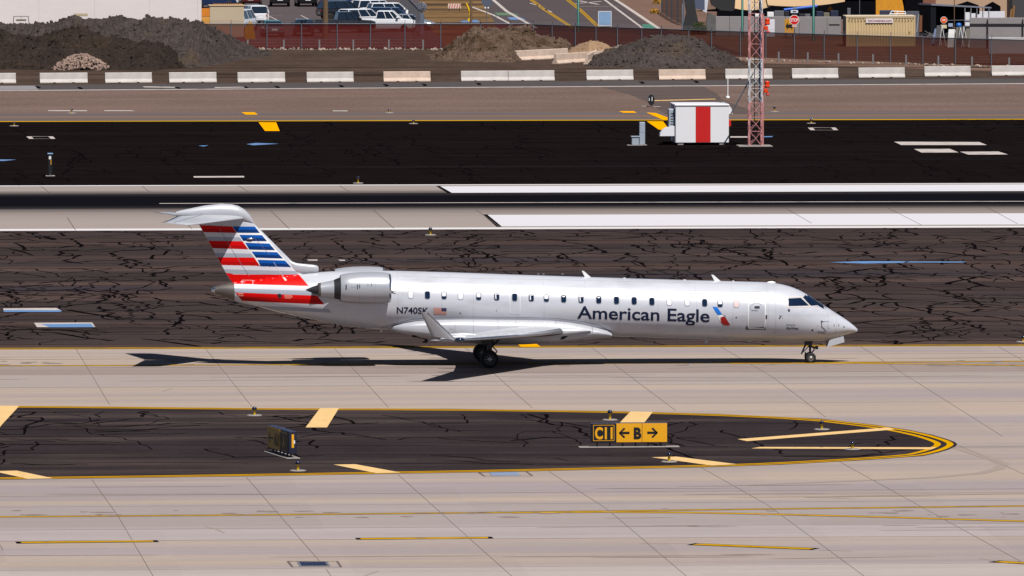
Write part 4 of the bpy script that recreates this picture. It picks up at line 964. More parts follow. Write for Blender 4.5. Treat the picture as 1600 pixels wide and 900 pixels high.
def sign(loc, rz, wd, zb, ht, dp, label, split, cat='airfield sign'):
    t = thing('taxiway_sign', (loc.x,loc.y,0), rz, label, cat)
    s = MB(); s.bbox(*((-.5,wd+.5) if wd > 2.9 and rz == 0 else (-.15,wd+.15)),-dp/2-.12,dp/2+.12,0,.05,.02); s.build('base_slab', cream, t)
    k = 6
    for i in range(k):
        x = wd*(i+.5)/k; s = MB(); s.box(x-.03,x+.03,-.03,.03,.05,zb+.02); s.lathe([(.05,.09),(.08,.09)], 'z', (x,0,0), 10); s.build('leg', signk, t)
    s = MB(); s.bbox(0,wd,-dp/2,dp/2,zb,zb+ht,.02); s.build('cabinet', mat('cabinet_navy', (.014,.016,.035), .35), t)
    return t
g = U(923,700,0); g = G(923, 699.5)
sc = 37.9; W_ = 120/sc; zb = .21; ht = 31/sc
t = sign(g, 0, W_, zb, ht, .26, 'black and yellow airfield sign reading C11 and B with two arrows on the dark island', .33)
O = Vector((0,-.132,0)); ux = Vector((1,0,0)); uz = Vector((0,0,1))
xb = 39.5/sc
s = MB(); s.box(.03,xb-.02,-.14,-.131,zb+.03,zb+ht-.03); s.build('location_panel', signk, t)
s = MB()
for a,b,c_,d in ((.09,xb-.08,zb+.08,zb+.10),(.09,xb-.08,zb+ht-.10,zb+ht-.08)): s.box(a,b,-.147,-.1405,c_,d)
for a,b in ((.09,.11),(xb-.10,xb-.08)): s.box(a,b,-.147,-.1405,zb+.10,zb+ht-.10)
s.build('panel_border', signy, t)
txt_on(t, 'C11', Vector((0,-.14,0)), ux, uz, .16, xb-.15, zb+.17, ht-.34, signy, bold=.04)
s = MB(); s.box(xb+.01,80/sc-.01,-.14,-.131,zb+.02,zb+ht-.02); s.build('direction_panel', signy, t)
s = MB(); s.box(80/sc+.01,W_-.02,-.14,-.131,zb+.02,zb+ht-.02); s.build('direction_panel', signy, t)
txt_on(t, 'B', Vector((0,-.141,0)), ux, uz, 67/sc, 79/sc, zb+.18, ht-.37, signk, off=.014, bold=.05)
arrow(t, Vector((0,-.141,0)), ux, 52/sc, zb+ht/2, .44, 1, signk); arrow(t, Vector((0,-.141,0)), ux, 96.5/sc, zb+ht/2, .44, -1, signk)
# the sign turned away
n_end = G(457.5, 717); f_end = G(424, 706.5)
d = Vector((n_end.x-f_end.x, n_end.y-f_end.y, 0)); L = d.length; rz = math.atan2(d.y, d.x)
t = sign(f_end, rz, L, .2, .92, .34, 'dark airfield sign turned to the left, yellow and black panels in shade', .66)
O = Vector((0,-.172,0)); za = .2
s = MB(); s.box(.05,L*.60,-.18,-.171,za+.03,za+.89); s.build('direction_panel', signy, t)
s = MB(); s.box(L*.62,L*.97,-.18,-.171,za+.03,za+.89); s.build('location_panel', signk, t)
s = MB()
for a,b,c_,d_ in ((L*.66,L*.93,za+.09,za+.11),(L*.66,L*.93,za+.8,za+.82)): s.box(a,b,-.187,-.1805,c_,d_)
for a in (L*.66,L*.93-.02): s.box(a,a+.02,-.187,-.1805,za+.11,za+.8)
s.build('panel_border', signy, t)
txt_on(t, 'A', Vector((0,-.18,0)), ux, uz, L*.73, L*.86, za+.2, .5, signy); txt_on(t, 'A11', Vector((0,-.18,0)), ux, uz, L*.33, L*.56, za+.2, .5, signk)
arrow(t, Vector((0,-.18,0)), ux, L*.17, za+.45, L*.2, 1, signk)
s = MB(); s.box(L+.001,L+.012,-.05,.05,za+.25,za+.8); s.build('end_label', signy, t); s = MB(); s.box(L+.012,L+.02,.03,.09,za+.42,za+.55); s.build('end_plate', pwhite, t)
# tall black marker on the far left
g = G(78.5, 275.5); t = thing('distance_marker', (g.x,g.y,0), 0, 'tall thin black runway marker with a pale top standing on the black asphalt at left', 'marker')
s = MB(); s.bbox(-.3,.3,-.3,.3,0,.06,.02); s.build('base_slab', cream, t); s = MB(); s.tube((0,0,.06),(0,0,.25),.06,8); s.build('leg', alu, t)
s = MB(); s.bbox(-.14,.14,-.22,.22,.2,1.42,.03); s.build('panel', signk, t); s = MB(); s.box(-.09,.05,-.232,-.221,1.1,1.3); s.build('label_plate', pwhite, t); s = MB(); s.box(.02,.06,-.234,-.2215,.75,1.08); s.build('stripe', signy, t)
s = MB(); s.bbox(-.17,.17,-.25,.25,1.42,1.48,.01); s.build('cap', mat('pale_blue_cap', (.25,.38,.55), .5), t)
# black round marker beside the shelter
g = G(1017.5, 167); t = thing('runway_marker', (g.x,g.y,0), 0, 'black upright oval marker on white pads left of the red striped shelter', 'marker')
for dx in (-.45,.35): s = MB(); s.bbox(dx-.25,dx+.3,-.3-dx,.35-dx,0,.05,.02); s.build('base_slab', cream, t)
s = MB(); s.tube((0,0,.05),(0,0,.25),.05,8); s.build('leg', alu, t)
s = MB(); s.loft([[(.24*math.sin(a)*k, yy, .52+.40*math.cos(a)*k) for a in [2*math.pi*i/20 for i in range(20)]] for yy, k in ((-.18,.92),(-.15,1),(.15,1),(.18,.92))]); s.build('panel', signk, t)
s = MB(); s.box(.02,.07,-.19,-.181,.45,.75); s.box(-.19,-.14,-.19,-.181,.45,.66); s.build('reflector', pwhite, t)

# equipment shelter
SC = 22.9; g = G(1055.5, 227); D_ = 3.3
whp = mat('shelter_white', (.83,.83,.86), .5, layers=[(.8,.8,.8,.03,4)]); redp = mat('shelter_red', (.52,.035,.018), .5)
t = thing('equipment_shelter', (g.x,g.y,0), 0, 'white equipment shelter with a broad red vertical stripe on the black asphalt', 'shelter')
Ws, Hs = 83.5/SC, 59/SC
s = MB(); s.bbox(0,Ws,0,D_,.16,Hs+.1,.03); s.build('wall', whp, t)
s = MB(); s.bbox(-.04,Ws+.04,-.04,D_+.04,Hs+.1,Hs+.2,.02); s.build('roof', whp, t)
s = MB(); s.box(31.5/SC,54.8/SC,-.012,-.002,.2,Hs+.04); s.build('red_stripe', redp, t)
s = MB(); s.box(-.012,-.002,1.1,2.1,.2,Hs+.04); s.build('red_stripe', redp, t)
for x in (.3,Ws-.5):
    for y in (.2,D_-.4): s = MB(); s.bbox(x-.15,x+.25,y-.15,y+.2,0,.158,.02); s.build('foot_block', cream, t)
s = MB(); s.bbox(-.42,-.03,.4,1.3,1.0,2.45,.03); a_ = s.build('air_conditioner', mat('grey_blue_metal', (.42,.47,.54), .5, .2), t)
s = MB()
for k in range(6): s.box(-.3+.0,-.1,.39,.397,1.2+k*.18,1.26+k*.18)
s.build('vent', darkm, a_)
def hood(x0, x1, y0, y1, z0, z1, flip=1):
    s = MB(); n = 6; pr = [(x0,z0)]; 
    for i in range(n+1): a = math.pi/2*i/n; pr.append((x0+(x1-x0)*(math.sin(a)), z1-(z1-z0)*(1-math.cos(a))*1.0) if False else (x0+(x1-x0)*(1-math.cos(a)), z0+(z1-z0)*math.sin(a)))
    pr.append((x1,z0)); s.prism(pr, y0, y1); return s.build('exhaust_hood', whp, t)
hood(-1.05,-.02,.2,.9,.62,1.3); hood(Ws+.28,Ws+.01,.3,.9,2.1,2.65)
s = MB(); s.bbox(Ws+.01,Ws+.17,.2,.5,1.25,1.7,.02); s.build('warning_box', redp, t)
s = MB(); s.box(.03,Ws-.03,-.02,-.004,Hs+.06,Hs+.09); s.build('eave_trim', mat('lead_grey', (.2,.2,.22), .6), t)
# cabinets
g = G(992.5, 227.2)
t = thing('junction_box', (g.x,g.y,0), 0, 'short pale grey box with a lid on a slab, left of the shelter', 'cabinet'); bxm = mat('grey_blue_metal', (1,1,1))
s = MB(); s.bbox(-.24,.24,-.2,.2,.04,.58,.02); s.build('body', bxm, t); s = MB(); s.bbox(-.29,.29,-.25,.25,.58,.64,.01); s.build('lid', bxm, t); s = MB(); s.bbox(-.55,.45,-.4,.4,0,.04,.01); s.build('base_slab', cream, t)
g = G(1003.5, 227)
t = thing('electrical_cabinet', (g.x,g.y,0), 0, 'tall narrow pale grey cabinet between the short box and the shelter', 'cabinet')
s = MB(); s.bbox(-.2,.18,-.15,.2,.045,1.58,.02); s.build('body', bxm, t); s = MB(); s.box(-.15,.13,-.16,-.151,.9,1.45); s.build('door', bxm, t); s = MB(); s.bbox(-.22,.3,-.35,.4,0,.045,.01); s.build('base_slab', cream, t)
# lattice mast
g = G(1180, 228.8); HM = 16.0; hw_ = .42
t = thing('lattice_mast', (g.x,g.y,0), 0, 'tall lattice mast banded in white and faded red beside the striped shelter', 'mast')
pkr = mat('faded_red_steel', (.74,.36,.36), .5, .1, layers=[(1,1,3,.2,4)]); wst = mat('white_steel', (.80,.80,.82), .5, .1)
s = MB(); s.bbox(-1.2,1.1,-.9,.9,0,.08,.02); s.build('base_slab', cream, t)
lv = [0.08,3.0,5.95,9.05,12.2,HM]
cr_ = [(-hw_,-hw_),(hw_,-hw_),(hw_,hw_),(-hw_,hw_)]
for k in range(5):
    m_ = pkr if k % 2 == 0 else wst; z0, z1 = lv[k], lv[k+1]
    s = MB()
    for (x, y) in cr_: s.tube((x,y,z0),(x,y,z1),.036,6)
    nb = 3; hh = (z1-z0)/nb
    for j in range(nb):
        a, b = z0+j*hh, z0+(j+1)*hh
        for q in range(4):
            p, r_ = cr_[q], cr_[(q+1)%4]; s.tube((*p,a),(*r_,b),.015,4); s.tube((*r_,a),(*p,b),.015,4); s.tube((*p,b-.02),(*r_,b-.02),.015,4)
    s.build('mast_section', m_, t)
s = MB(); s.tube((-.02,.3,.1),(-.02,.3,HM),.03,6)
for k in range(int(HM/.35)): s.tube((-.22,.3,.3+k*.35),(.2,.3,.3+k*.35),.012,4)
s.build('ladder', darkm, t)
s = MB(); s.tube((hw_+.12,-.1,.1),(hw_+.12,-.1,9.0),.028,6); s.build('conduit', pkr, t)
s = MB(); s.tube((hw_-.1,.1,3),(hw_-.1,.1,12),.07,6); s.build('cable_bundle', mat('slate_cable', (.10,.13,.20), .5), t)
orl = mat('orange_lamp', (.70,.09,.01), .35)
for zz in (4.1,8.35):
    s = MB(); s.tube((hw_,-.1,zz-.1),(hw_+.35,-.1,zz-.1),.03,6); s.lathe([(0,.13),(.06,.2),(.12,.17),(.34,.16),(.4,.19),(.46,.02)], 'z', (hw_+.38,-.1,zz-.1), 12); s.bbox(hw_+.15,hw_+.42,-.25,.05,zz-.45,zz-.18,.02); s.build('obstruction_lamp', orl, t)
for zz in (3.75,8.0): s = MB(); s.lathe([(0,.02),(.03,.14),(.1,.12),(.2,.03)], 'z', (hw_+.42,-.1,zz-.3), 10); s.build('lamp_bracket', redp, t)
s = MB(); a0 = G(1144,178.0,1.9); aa = Vector((-1.62,.6,2.15)); s.tube(aa,(-.1,.2,5.0),.045,6); s.build('cable_arm', mat('slate_grey', (.13,.14,.17), .5), t)
# slender white post on the gravel
g = G(1137.2, 153); t = thing('marker_post', (g.x,g.y,0), 0, 'slender white post with a small foot on the gravel left of the lattice mast', 'post')
s = MB(); s.lathe([(0,.14),(.12,.14),(.16,.04),(.16,.02)], 'z', (0,0,0), 10); s.build('foot', pwhite, t); s = MB(); s.tube((0,0,.15),(0,0,1.45),.04,8); s.build('shaft', pwhite, t)

# ================================================================== concrete barriers
barm = mat('barrier_concrete', (.54,.51,.49), .85, spec=0, layers=[(1,1,1,.25,5),(1.5,.5,4,.16,4)], bump=(8,.3,.02))
barp = mat('pinkish_barrier_concrete', (.58,.47,.40), .85, spec=0, layers=[(1,1,1,.28,5),(4,4,4,.12,3)], bump=(8,.3,.02))
rj = random.Random(5)
def barrier(ax, bx, ya, yb, label, group, m=barm, h=.79):
    a = G(ax, ya); b = G(bx, yb); L = (b-a).length; rz = math.atan2(b.y-a.y, b.x-a.x)
    s = MB(); pr = [(-.29,0),(.29,0),(.29,.07),(.13,.30),(.09,h-.03),(.06,h),(-.06,h),(-.09,h-.03),(-.13,.30),(-.29,.07)]
    xs_ = [0, L*.26, L*.26, L*.33, L*.33, L*.67, L*.67, L*.74, L*.74, L]
    segs = [(0,L*.27,0),(L*.27,L*.33,.05),(L*.33,L*.67,0),(L*.67,L*.73,.05),(L*.73,L,0)]
    for x0, x1, lift in segs:
        q = [(y, max(z, lift)) for y, z in pr]; r0 = [(x0,y,z) for y, z in q]; r1 = [(x1,y,z) for y, z in q]; n = len(q)
        s.add(r0+r1, [(i,(i+1)%n,n+(i+1)%n,n+i) for i in range(n)])
        if x0 == 0 or lift == 0: s.add(r0, [tuple(range(n-1,-1,-1))])
        if x1 == L or lift == 0: s.add(r1, [tuple(range(n))])
    o = s.build('concrete_barrier', m); o.location = (a.x,a.y,0.003); o.rotation_euler = (0,0,rz+rj.uniform(-.02,.02))
    return tag(o, label, 'barrier', group)
GB = 'concrete barriers lined up along the service road'
bl_ = [(-49,24.5,130,'cut off by the left edge of the picture'),(62,136.5,129.4,'in front of the left flank of the pinkish rock heap'),(164,237,129,'just right of the rock heap'),(264,338,128.6,'below the right slope of the big dark mound'),
       (371,445,128.4,'below the foot of the big dark mound where the fence begins'),(479,552,128,'alone below the middle of the red fence left of the pinkish one'),(599,672,127.2,'pinkish, left of the joined pair'),(720,793.5,126.2,'left half of the joined pair'),(794,866,125.8,'right half of the joined pair'),
       (916,989,124.7,'below the left foot of the dark gravel mound'),(1029,1102,124,'pinkish, below the dark gravel mound'),(1133,1206,123,'behind the lattice mast'),(1237,1309,122,'first to the right of the mast'),(1341,1413,121,'below the left end of the tan container'),
       (1444,1516,119,'second from the right edge'),(1549,1622,117.8,'cut off by the right edge of the picture')]
for i, (a, b, y_, lb) in enumerate(bl_): barrier(a, b, y_+.25, y_-.25, 'concrete road barrier '+lb, GB, barp if i in (6,10) else barm)
GB2 = 'barriers dumped among the soil heaps'
barrier(804,884,94.6,90.6,'long concrete barrier between the brown heap and the sand heap, set at a slant',GB2,barp,.82); barrier(867,944,99.8,94.4,'concrete barrier in front of the sand heap',GB2,barp,.82); barrier(917,930,100.6,92.5,'short end of a concrete barrier half buried by the dark gravel mound',GB2,barp,.8)

# ================================================================== heaps
from mathutils import noise as mn
rr_ = random.Random(3)
def rockpts(cx, cy, cz, r_):
    bm = bmesh.new(); bmesh.ops.create_icosphere(bm, subdivisions=1, radius=r_)
    sx, sy, sz = rr_.uniform(.7,1.4), rr_.uniform(.7,1.3), rr_.uniform(.5,.9); q = Matrix.Rotation(rr_.uniform(0,6),3,(rr_.random(),rr_.random(),rr_.random()+.1))
    for v in bm.verts: v.co = q @ Vector((v.co.x*sx,v.co.y*sy,v.co.z*sz))*rr_.uniform(.8,1.15) + Vector((cx,cy,cz))
    return bm
def heap(label, name, sil, base, m, depth, seed, rough=.35, steps=40, ridge=.5, sharp=.85):
    """sil: silhouette px; base: front foot px line; depth in metres"""
    x0, x1 = sil[0][0], sil[-1][0]
    def ip(T, x):
        for i in range(len(T)-1):
            if T[i][0] <= x <= T[i+1][0]: return T[i][1]+(T[i+1][1]-T[i][1])*(x-T[i][0])/(T[i+1][0]-T[i][0])
        return T[-1][1] if x > T[-1][0] else T[0][1]
    n = int((x1-x0)/1.6)+1; rows = []
    for i in range(n+1):
        x = x0+(x1-x0)*i/n; yb = ip(base, x); gf = G(x, yb); pk = U(x, ip(sil, x), gf.y+depth*ridge); H = max(pk.z, .02)
        row = []
        for j in range(steps+1):
            v = j/steps; k = v/ridge if v < ridge else (1-v)/(1-ridge); k = max(0,k)
            hprof = (1-(1-k)**1.25)*sharp+(1-sharp)*k*k*(3-2*k)
            X = gf.x+(pk.x-gf.x)*min(1,v/ridge)+0.0; Y = gf.y+depth*v
            nz = mn.fractal(Vector((X*.55, Y*.55, seed)), .9, 2.1, 6)
            rd = mn.ridged_multi_fractal(Vector((X*.30, Y*.12, seed+5)), 1.0, 2.0, 4, 1, 2)-1
            e = min(1, 4*k)*min(1,(i)/4,(n-i)/4); nz += .5*mn.fractal(Vector((X*2.1, Y*2.1, seed+9)), .8, 2.1, 4)
            row.append((X, Y + nz*.5*e, max(-.02 if j in (0,steps) else .0, H*hprof*(1+.0*nz)+(nz*rough*.7+rd*rough*.22)*e*min(1,H/1.2)*(1 if k < .93 else .5))))
        rows.append(row)
    s = MB(); w_ = steps+1; vs = [p for r_ in rows for p in r_]
    s.add(vs, [(i*w_+j,(i+1)*w_+j,(i+1)*w_+j+1,i*w_+j+1) for i in range(n) for j in range(steps)], False)
    rk_ = random.Random(int(seed*10))
    for _ in range(int(n*steps*.05)):      # clods and stones lying on the slope
        p = rows[rk_.randrange(2,n-1)][rk_.randrange(1,int(steps*ridge)+2)]; s.bm(rockpts(p[0], p[1], p[2]+.01, rk_.choice((.05,.07,.09,.13,.2))*min(1,.4+rough)))
    c = G((x0+x1)/2, ip(base,(x0+x1)/2)); o = s.build(name, m, None, (c.x,c.y,0)); o.location = (c.x,c.y,0); return tag(o, label, 'heap', 'soil and gravel heaps on the work site')
hg = mat('dark_gravel', (.095,.080,.076), .95, spec=0, layers=[(.5,.5,.5,.5,5),(3,3,3,1.0,8)], bump=(4,1,.4), tint=[((.25,.25,.25),(.11,.085,.066),.56,.7)])
hb = mat('dark_soil', (.052,.041,.036), .95, spec=0, layers=[(.6,.6,.6,.5,5),(3,3,3,1.0,8)], bump=(4,1,.4), tint=[((.2,.2,.2),(.075,.055,.042),.60,.72)])
ht_ = mat('brown_rubble', (.185,.135,.108), .95, spec=0, layers=[(.6,.6,.6,.6,5),(3,3,3,1.1,8)], bump=(4,1,.5), tint=[((.4,.4,.4),(.10,.07,.05),.55,.66)])
hs = mat('sand', (.30,.20,.13), .95, layers=[(.8,.8,.8,.2,5),(4,4,4,.2,4)], bump=(6,.5,.08))
hgr = mat('grey_gravel', (.23,.195,.18), .95, layers=[(3,3,3,.3,4)], bump=(6,.5,.08))
heap('low dark grey gravel ridge rising to a long slope that ends at the red fence', 'gravel_heap', [(-60,38),(0,37.5),(40,37),(85,36),(105,31.5),(118,28.5),(130,31.5),(150,29.5),(165,26.5),(200,29),(218,31.5),(240,29),(262,29.5),(280,30),(310,36),(330,42.5),(345,50),(365,61),(385,69),(400,75),(412,80),(424,88)],
     [(-60,98),(200,104),(300,106),(345,100),(385,92),(424,88.3)], hg, 30, 1.3, .75)
heap('dark brown soil mound in front of the grey ridge with a steep rounded top', 'soil_heap', [(-60,62),(-20,52),(8,47),(25,54),(45,60),(62,58),(78,52),(95,46.5),(115,44.5),(134,46.5),(155,56),(180,60),(205,66),(228,71),(248,68),(262,72),(285,88),(312,104)],
     [(-60,107),(60,109.5),(240,110.5),(312,104.5)], hb, 15, 4.2, .8)
heap('brown rubble heap with a broad peak in front of the red fence', 'rubble_heap', [(672,94),(690,82),(705,72),(722,58),(735,44),(742,39),(756,41),(772,45.5),(788,49),(800,56),(812,66),(824,77),(830,90)], [(672,94.5),(740,97),(800,97.5),(830,92)], ht_, 13, 7.7, .8)
heap('brown rubble heap whose peak stands behind the broad one', 'rubble_heap', [(770,60),(786,45),(800,41),(822,42),(835,51),(856,56),(870,64),(880,62.5),(888,66),(897,76)], [(770,84),(860,85),(897,84)], ht_, 10, 11.1, .6)
heap('smooth tan sand heap behind the slanted barriers', 'sand_heap', [(884,84),(893,76),(905,70),(916,66),(928,63),(940,66),(950,70),(958,77)], [(884,86),(920,88),(958,86)], hs, 8, 3.3, .15)
heap('low pale grey gravel heap between the sand and the dark mound', 'gravel_heap', [(948,76),(958,71.5),(967,67.5),(985,66.2),(1000,66),(1015,74)], [(948,84),(980,85),(1015,84)], hgr, 7, 9.3, .15)
heap('big rounded dark gravel mound in front of the fence near the mast', 'gravel_heap', [(914,103),(922,94),(932,85),(945,80),(958,78),(975,74.5),(990,70),(1003,65),(1014,60.5),(1030,58),(1045,57),(1065,57.4),(1080,59.5),(1094,65),(1104,72),(1114,77.5),(1132,82),(1143,87),(1152,92),(1160,103)],
     [(914,103.3),(1000,107.5),(1100,107.5),(1160,103.5)], hg, 15, 15.5, .6)
# pinkish rock heap
s = MB(); c = G(128, 110.2); rk = mat('pink_rock', (.30,.225,.195), .9, spec=0, layers=[(5,5,5,.9,3)])
hw2, hh2 = 55/20.4, 27/20.4
for k in range(1500):
    u = rr_.uniform(-1,1); v = rr_.uniform(-1,1); q = math.hypot(u*1.0, v*.9)
    if q > 1: continue
    s.bm(rockpts(c.x+u*hw2, c.y+2.4+v*2.4, max(.03,hh2*(1-q)**.85*(1.05 if q > .15 else .95)), rr_.uniform(.06,.14)))
tag(s.build('rock_heap', rk, None, (c.x,c.y,0)), 'small heap of broken pinkish stones in front of the dark soil mound', 'rock heap', None, 'stuff').location = (c.x,c.y,0)

# ================================================================== fences
def screen_mat(name, col, alpha):
    m = mat(name, col, .95, spec=0, layers=[(.25,.25,.7,.35,5),(2.5,2.5,2.5,.12,3)]); n = m.node_tree.nodes; l = m.node_tree.links
    tr = n.new('ShaderNodeBsdfTransparent'); mx = n.new('ShaderNodeMixShader'); mx.inputs[0].default_value = alpha
    l.new(tr.outputs[0], mx.inputs[1]); l.new(n['Principled BSDF'].outputs[0], mx.inputs[2]); l.new(mx.outputs[0], n['Material Output'].inputs[0]); return m
scr1 = screen_mat('red_mesh_screen', (.105,.024,.022), .84); scr2 = screen_mat('dark_red_mesh_screen', (.10,.030,.024), .84)
postm = mat('fence_post_grey', (.20,.21,.25), .5, .5); lowp = mat('low_post_grey', (.17,.165,.17), .6)
def fence(label, xs_, by, ty, scr, n_id):
    P0 = [(G(x, by(x)), x) for x in xs_]; c = P0[0][0]
    t = thing('chain_link_fence', (c.x,c.y,0), 0, label, 'fence')
    s = MB(); vs = []; fs = []
    for i, (g, x) in enumerate(P0): tp = U(x, ty(x), g.y); vs += [(g.x,g.y,.04),(g.x,g.y,tp.z)]
    for i in range(len(P0)-1): fs.append((2*i,2*i+2,2*i+3,2*i+1))
    s.add(vs, fs); s.build('mesh_screen', scr, t, (c.x,c.y,0), fixn=False)
    s = MB()
    for i in range(len(P0)-1): s.tube(vs[2*i+1], vs[2*i+3], .035, 6)
    s.build('top_rail', postm, t, (c.x,c.y,0))
    s = MB()
    for i in range(len(P0)-1):
        a, b = Vector(vs[2*i+1]), Vector(vs[2*i+3])
        for k in (.12,.22,.32): s.tube(a+Vector((0,-k,k)), b+Vector((0,-k,k)), .006, 3, caps=False)
        for k in range(12): q = a.lerp(b,k/12)+Vector((0,-.22,.22)); s.tube(q-Vector((.03,0,.03)), q+Vector((.03,0,.03)), .008, 3, caps=False)
    s.build('barbed_wire', mat('wire', (.35,.35,.37), .5, .5), t, (c.x,c.y,0))
    for i, (g, x) in enumerate(P0):
        if x in n_id: continue
        s = MB(); z = vs[2*i+1][2]; s.tube((g.x,g.y-.07,0),(g.x,g.y-.07,z+.04),.045,6); s.tube((g.x,g.y-.07,z),(g.x,g.y-.37,z+.36),.02,4); s.build('post', postm, t, (c.x,c.y,0))
    return t
fence('long red brown screened chain link fence from the tan enclosure to the brown heaps', [306,361,417,471,526.7,578.7,632.5,688.5,751,797.5,833], lambda x: 76.3+.002*(x-400), lambda x: 37.2, scr1, (306,))
xr = [834,862.5,898.7,931,964.5,1002.5,1033,1075.7,1111.6,1156.6,1196.5,1241,1287.5,1339,1391,1441.6,1492.4,1549,1610,1670]
fence('dark maroon screened chain link fence that angles away past the mast to the right edge', xr, lambda x: 78+(x-834)*.0345, lambda x: 38+max(0,(x-834))*.0322+0.8*math.sin(min(1,max(0,(x-834)/766))*3.14)*1.2, scr2, (834,1670))
def lowfence(label, xs_, by, hp):
    c = G(xs_[0], by(xs_[0])); t = thing('low_wire_fence', (c.x,c.y,0), 0, label, 'fence'); pp = []
    for x in xs_:
        g = G(x, by(x)); s = MB(); s.box(g.x-.07,g.x+.07,g.y-.07,g.y+.07,0,hp); s.build('post', lowp, t, (c.x,c.y,0)); pp.append(g)
    s = MB()
    for a, b in zip(pp, pp[1:]):
        for z in (.35,.62,.85): s.tube(a+Vector((0,0,z)), b+Vector((0,0,z-.03)), .012, 3)
    s.build('wire', lowp, t, (c.x,c.y,0)); return t
lowfence('low wire fence on short grey posts in front of the long red screen', [387,443.5,499,552,607.5,661], lambda x: 77.5, .85)
lowfence('low wire fence on short grey posts in front of the maroon screen at right', [1216.6,1262,1310,1364,1415.6,1466,1518.6,1576.6,1632], lambda x: 96.3+(x-1216)*.026, .82)
# stones along the fence foot
s = MB(); stn = mat('pale_stone', (.34,.28,.24), .9, layers=[(2,2,2,.7,3)])
for k in range(430):
    if rr_.random() < .5: x = rr_.uniform(395,690); yb = 77.6
    else: x = rr_.uniform(1150,1640); yb = 94.0+(x-1156)*.0262
    g = G(x, yb+rr_.uniform(-.5,1.2)); s.bm(rockpts(g.x, g.y, .04, rr_.choice((.03,.04,.05,.07,.08,.17)) ))
tag(s.build('fence_foot_stones', stn), kind='stuff')
# tussocks
# ================================================================== beyond the fence
def GX(x, y): g = G(x, y); return g.x, g.y
patch('parking_lot', [(300,74),(700,74),(668,40),(640,-40),(300,-40)], .006, lotasph)
patch('street', [(745,76),(1170,86),(1052,50),(1010,36),(960,0),(905,-45),(700,-45),(752,0),(775,38)], .006, mat('street_asphalt', (.088,.074,.078), .85, spec=0, layers=[(.1,.05,1,.2,5),(2,2,1,.15,4)]))
patch('bare_soil', [(668,74),(745,76),(775,38),(752,0),(700,-45),(640,-45),(668,40)], .004, mat('ochre_soil', (.19,.125,.07), .95, spec=0, layers=[(.1,.12,1,.7,5),(1,1,1,.4,4)], tint=[((.03,.14,1),(.07,.05,.04),.46,.56)]))
patch('gravel_yard', [(1170,98),(1700,116),(1700,-45),(905,-45),(960,0),(1010,36),(1052,50)], .002, mat('yard_gravel', (.17,.115,.095), .95, spec=0, layers=[(.1,.1,1,.4,5),(1.5,1.5,1,.35,4)]))
sw = .35
for pts, m_, wd in (([(765,-5),(792,18),(838,44)],wpaint_old,.35),([(735,10),(772,24),(800,39)],wpaint_old,.3),([(812,-12),(850,16),(892,43)],ypaint_old,.16),([(816,-12),(854,16),(896,43)],ypaint_old,.16),([(868,-14),(905,16),(934,43)],ypaint_old,.16),([(872,-14),(909,16),(938,43)],ypaint_old,.16),
                    ([(932,-10),(965,15),(1004,44)],wpaint_old,.25),([(950,-8),(985,15),(1030,45)],wpaint_old,.38),([(898,6),(940,2)],wpaint_old,.4),([(903,1),(935,7)],wpaint_old,.4),([(900,10.5),(965,10)],wpaint_old,.3),([(828,5),(845,10)],wpaint_old,.2),([(850,14),(862,19)],wpaint_old,.2)):
    wline('street_marking', pts, wd, .012, m_)
patch('street_patch', [(772,20),(800,20),(812,24),(778,24)], .011, mat('green_paint', (.10,.17,.10), .8)); patch('street_patch', [(792,27),(812,27),(822,31),(798,31)], .0112, blue_paint_sheen); patch('street_patch', [(1002,38),(1022,38),(1030,44),(1006,44)], .011, mat('teal_paint', (.05,.18,.12), .8)); patch('street_patch', [(718,33),(745,31),(750,35),(722,35)], .0112, blue_paint_sheen)
for x in (418,470,520): wline('lot_marking', [(x,24),(x+18,33)], .12, .011, wpaint_old)
wline('lot_marking', [(404,23.5),(440,24.3)], .12, .011, wpaint_old)

# white warehouse
g = G(-60, 74); gr = G(315, 74)
t = thing('warehouse', (gr.x,gr.y,0), 0, 'long plain off-white block building behind the gravel ridge at top left', 'building')
s = MB(); s.box(-40,0,0,25,0,8); wl_ = s.build('wall', mat('painted_block', (.76,.70,.69), .85, layers=[(.15,.15,.3,.08,5),(.6,.6,3,.05,3),(2.4,.3,5,.04,2)], tint=[((.1,.1,.25),(.56,.49,.42),.60,.75)]), t)
s = MB(); s.box(-40.1,.1,-.1,25.1,8,8.3); s.build('roof', mat('roof_grey', (.4,.4,.4), .8), t)
s = MB()
for x in (-.35,-4.5,-9.2,-14.0): s.box(x-.012,x+.012,-.004,-.001,0,8)
s.build('wall_joint', mat('joint_grey', (.50,.46,.45), .9), wl_)
s = MB(); s.box(-4.6,-1.7,-.02,-.003,6.9-3.5,7.15-3.5) if False else s.box(-11.0,-9.8,-.02,-.003,2.75,2.95); s.build('wall_vent', mat('ochre_stain', (.50,.42,.30), .9), wl_)
# small metal frame table on the ridge
g = G(33, 75.6); p = U(33,30,g.y-6)
hgz = U(34,37.5,g.y-6).z
t = thing('pipe_frame', (p.x,g.y-6,hgz-.35), 0, 'thin pipe frame platform standing on the gravel ridge before the white building', 'frame')
pf = mat('pipe_brown', (.20,.17,.16), .6); 
s = MB()
for x in (-.62,.62): s.tube((x*1.12,-.3,0),(x,-.3,1.0),.025,6); s.tube((x*1.12,.3,0),(x,.3,1.0),.025,6)
s.tube((0,.3,.75),(0,.3,1.0),.02,6); s.tube((-.62,-.3,1.0),(.62,-.3,1.0),.025,6); s.tube((-.62,.3,1.0),(.62,.3,1.0),.025,6); s.tube((-.62,-.3,1),(-.62,.3,1),.02,6); s.tube((.62,-.3,1),(.62,.3,1),.02,6); s.build('frame', pf, t)
s = MB(); s.bbox(-.42,.42,-.32,.32,.62,.74,.01); s.build('deck', mat('olive_deck', (.10,.09,.06), .8), t)

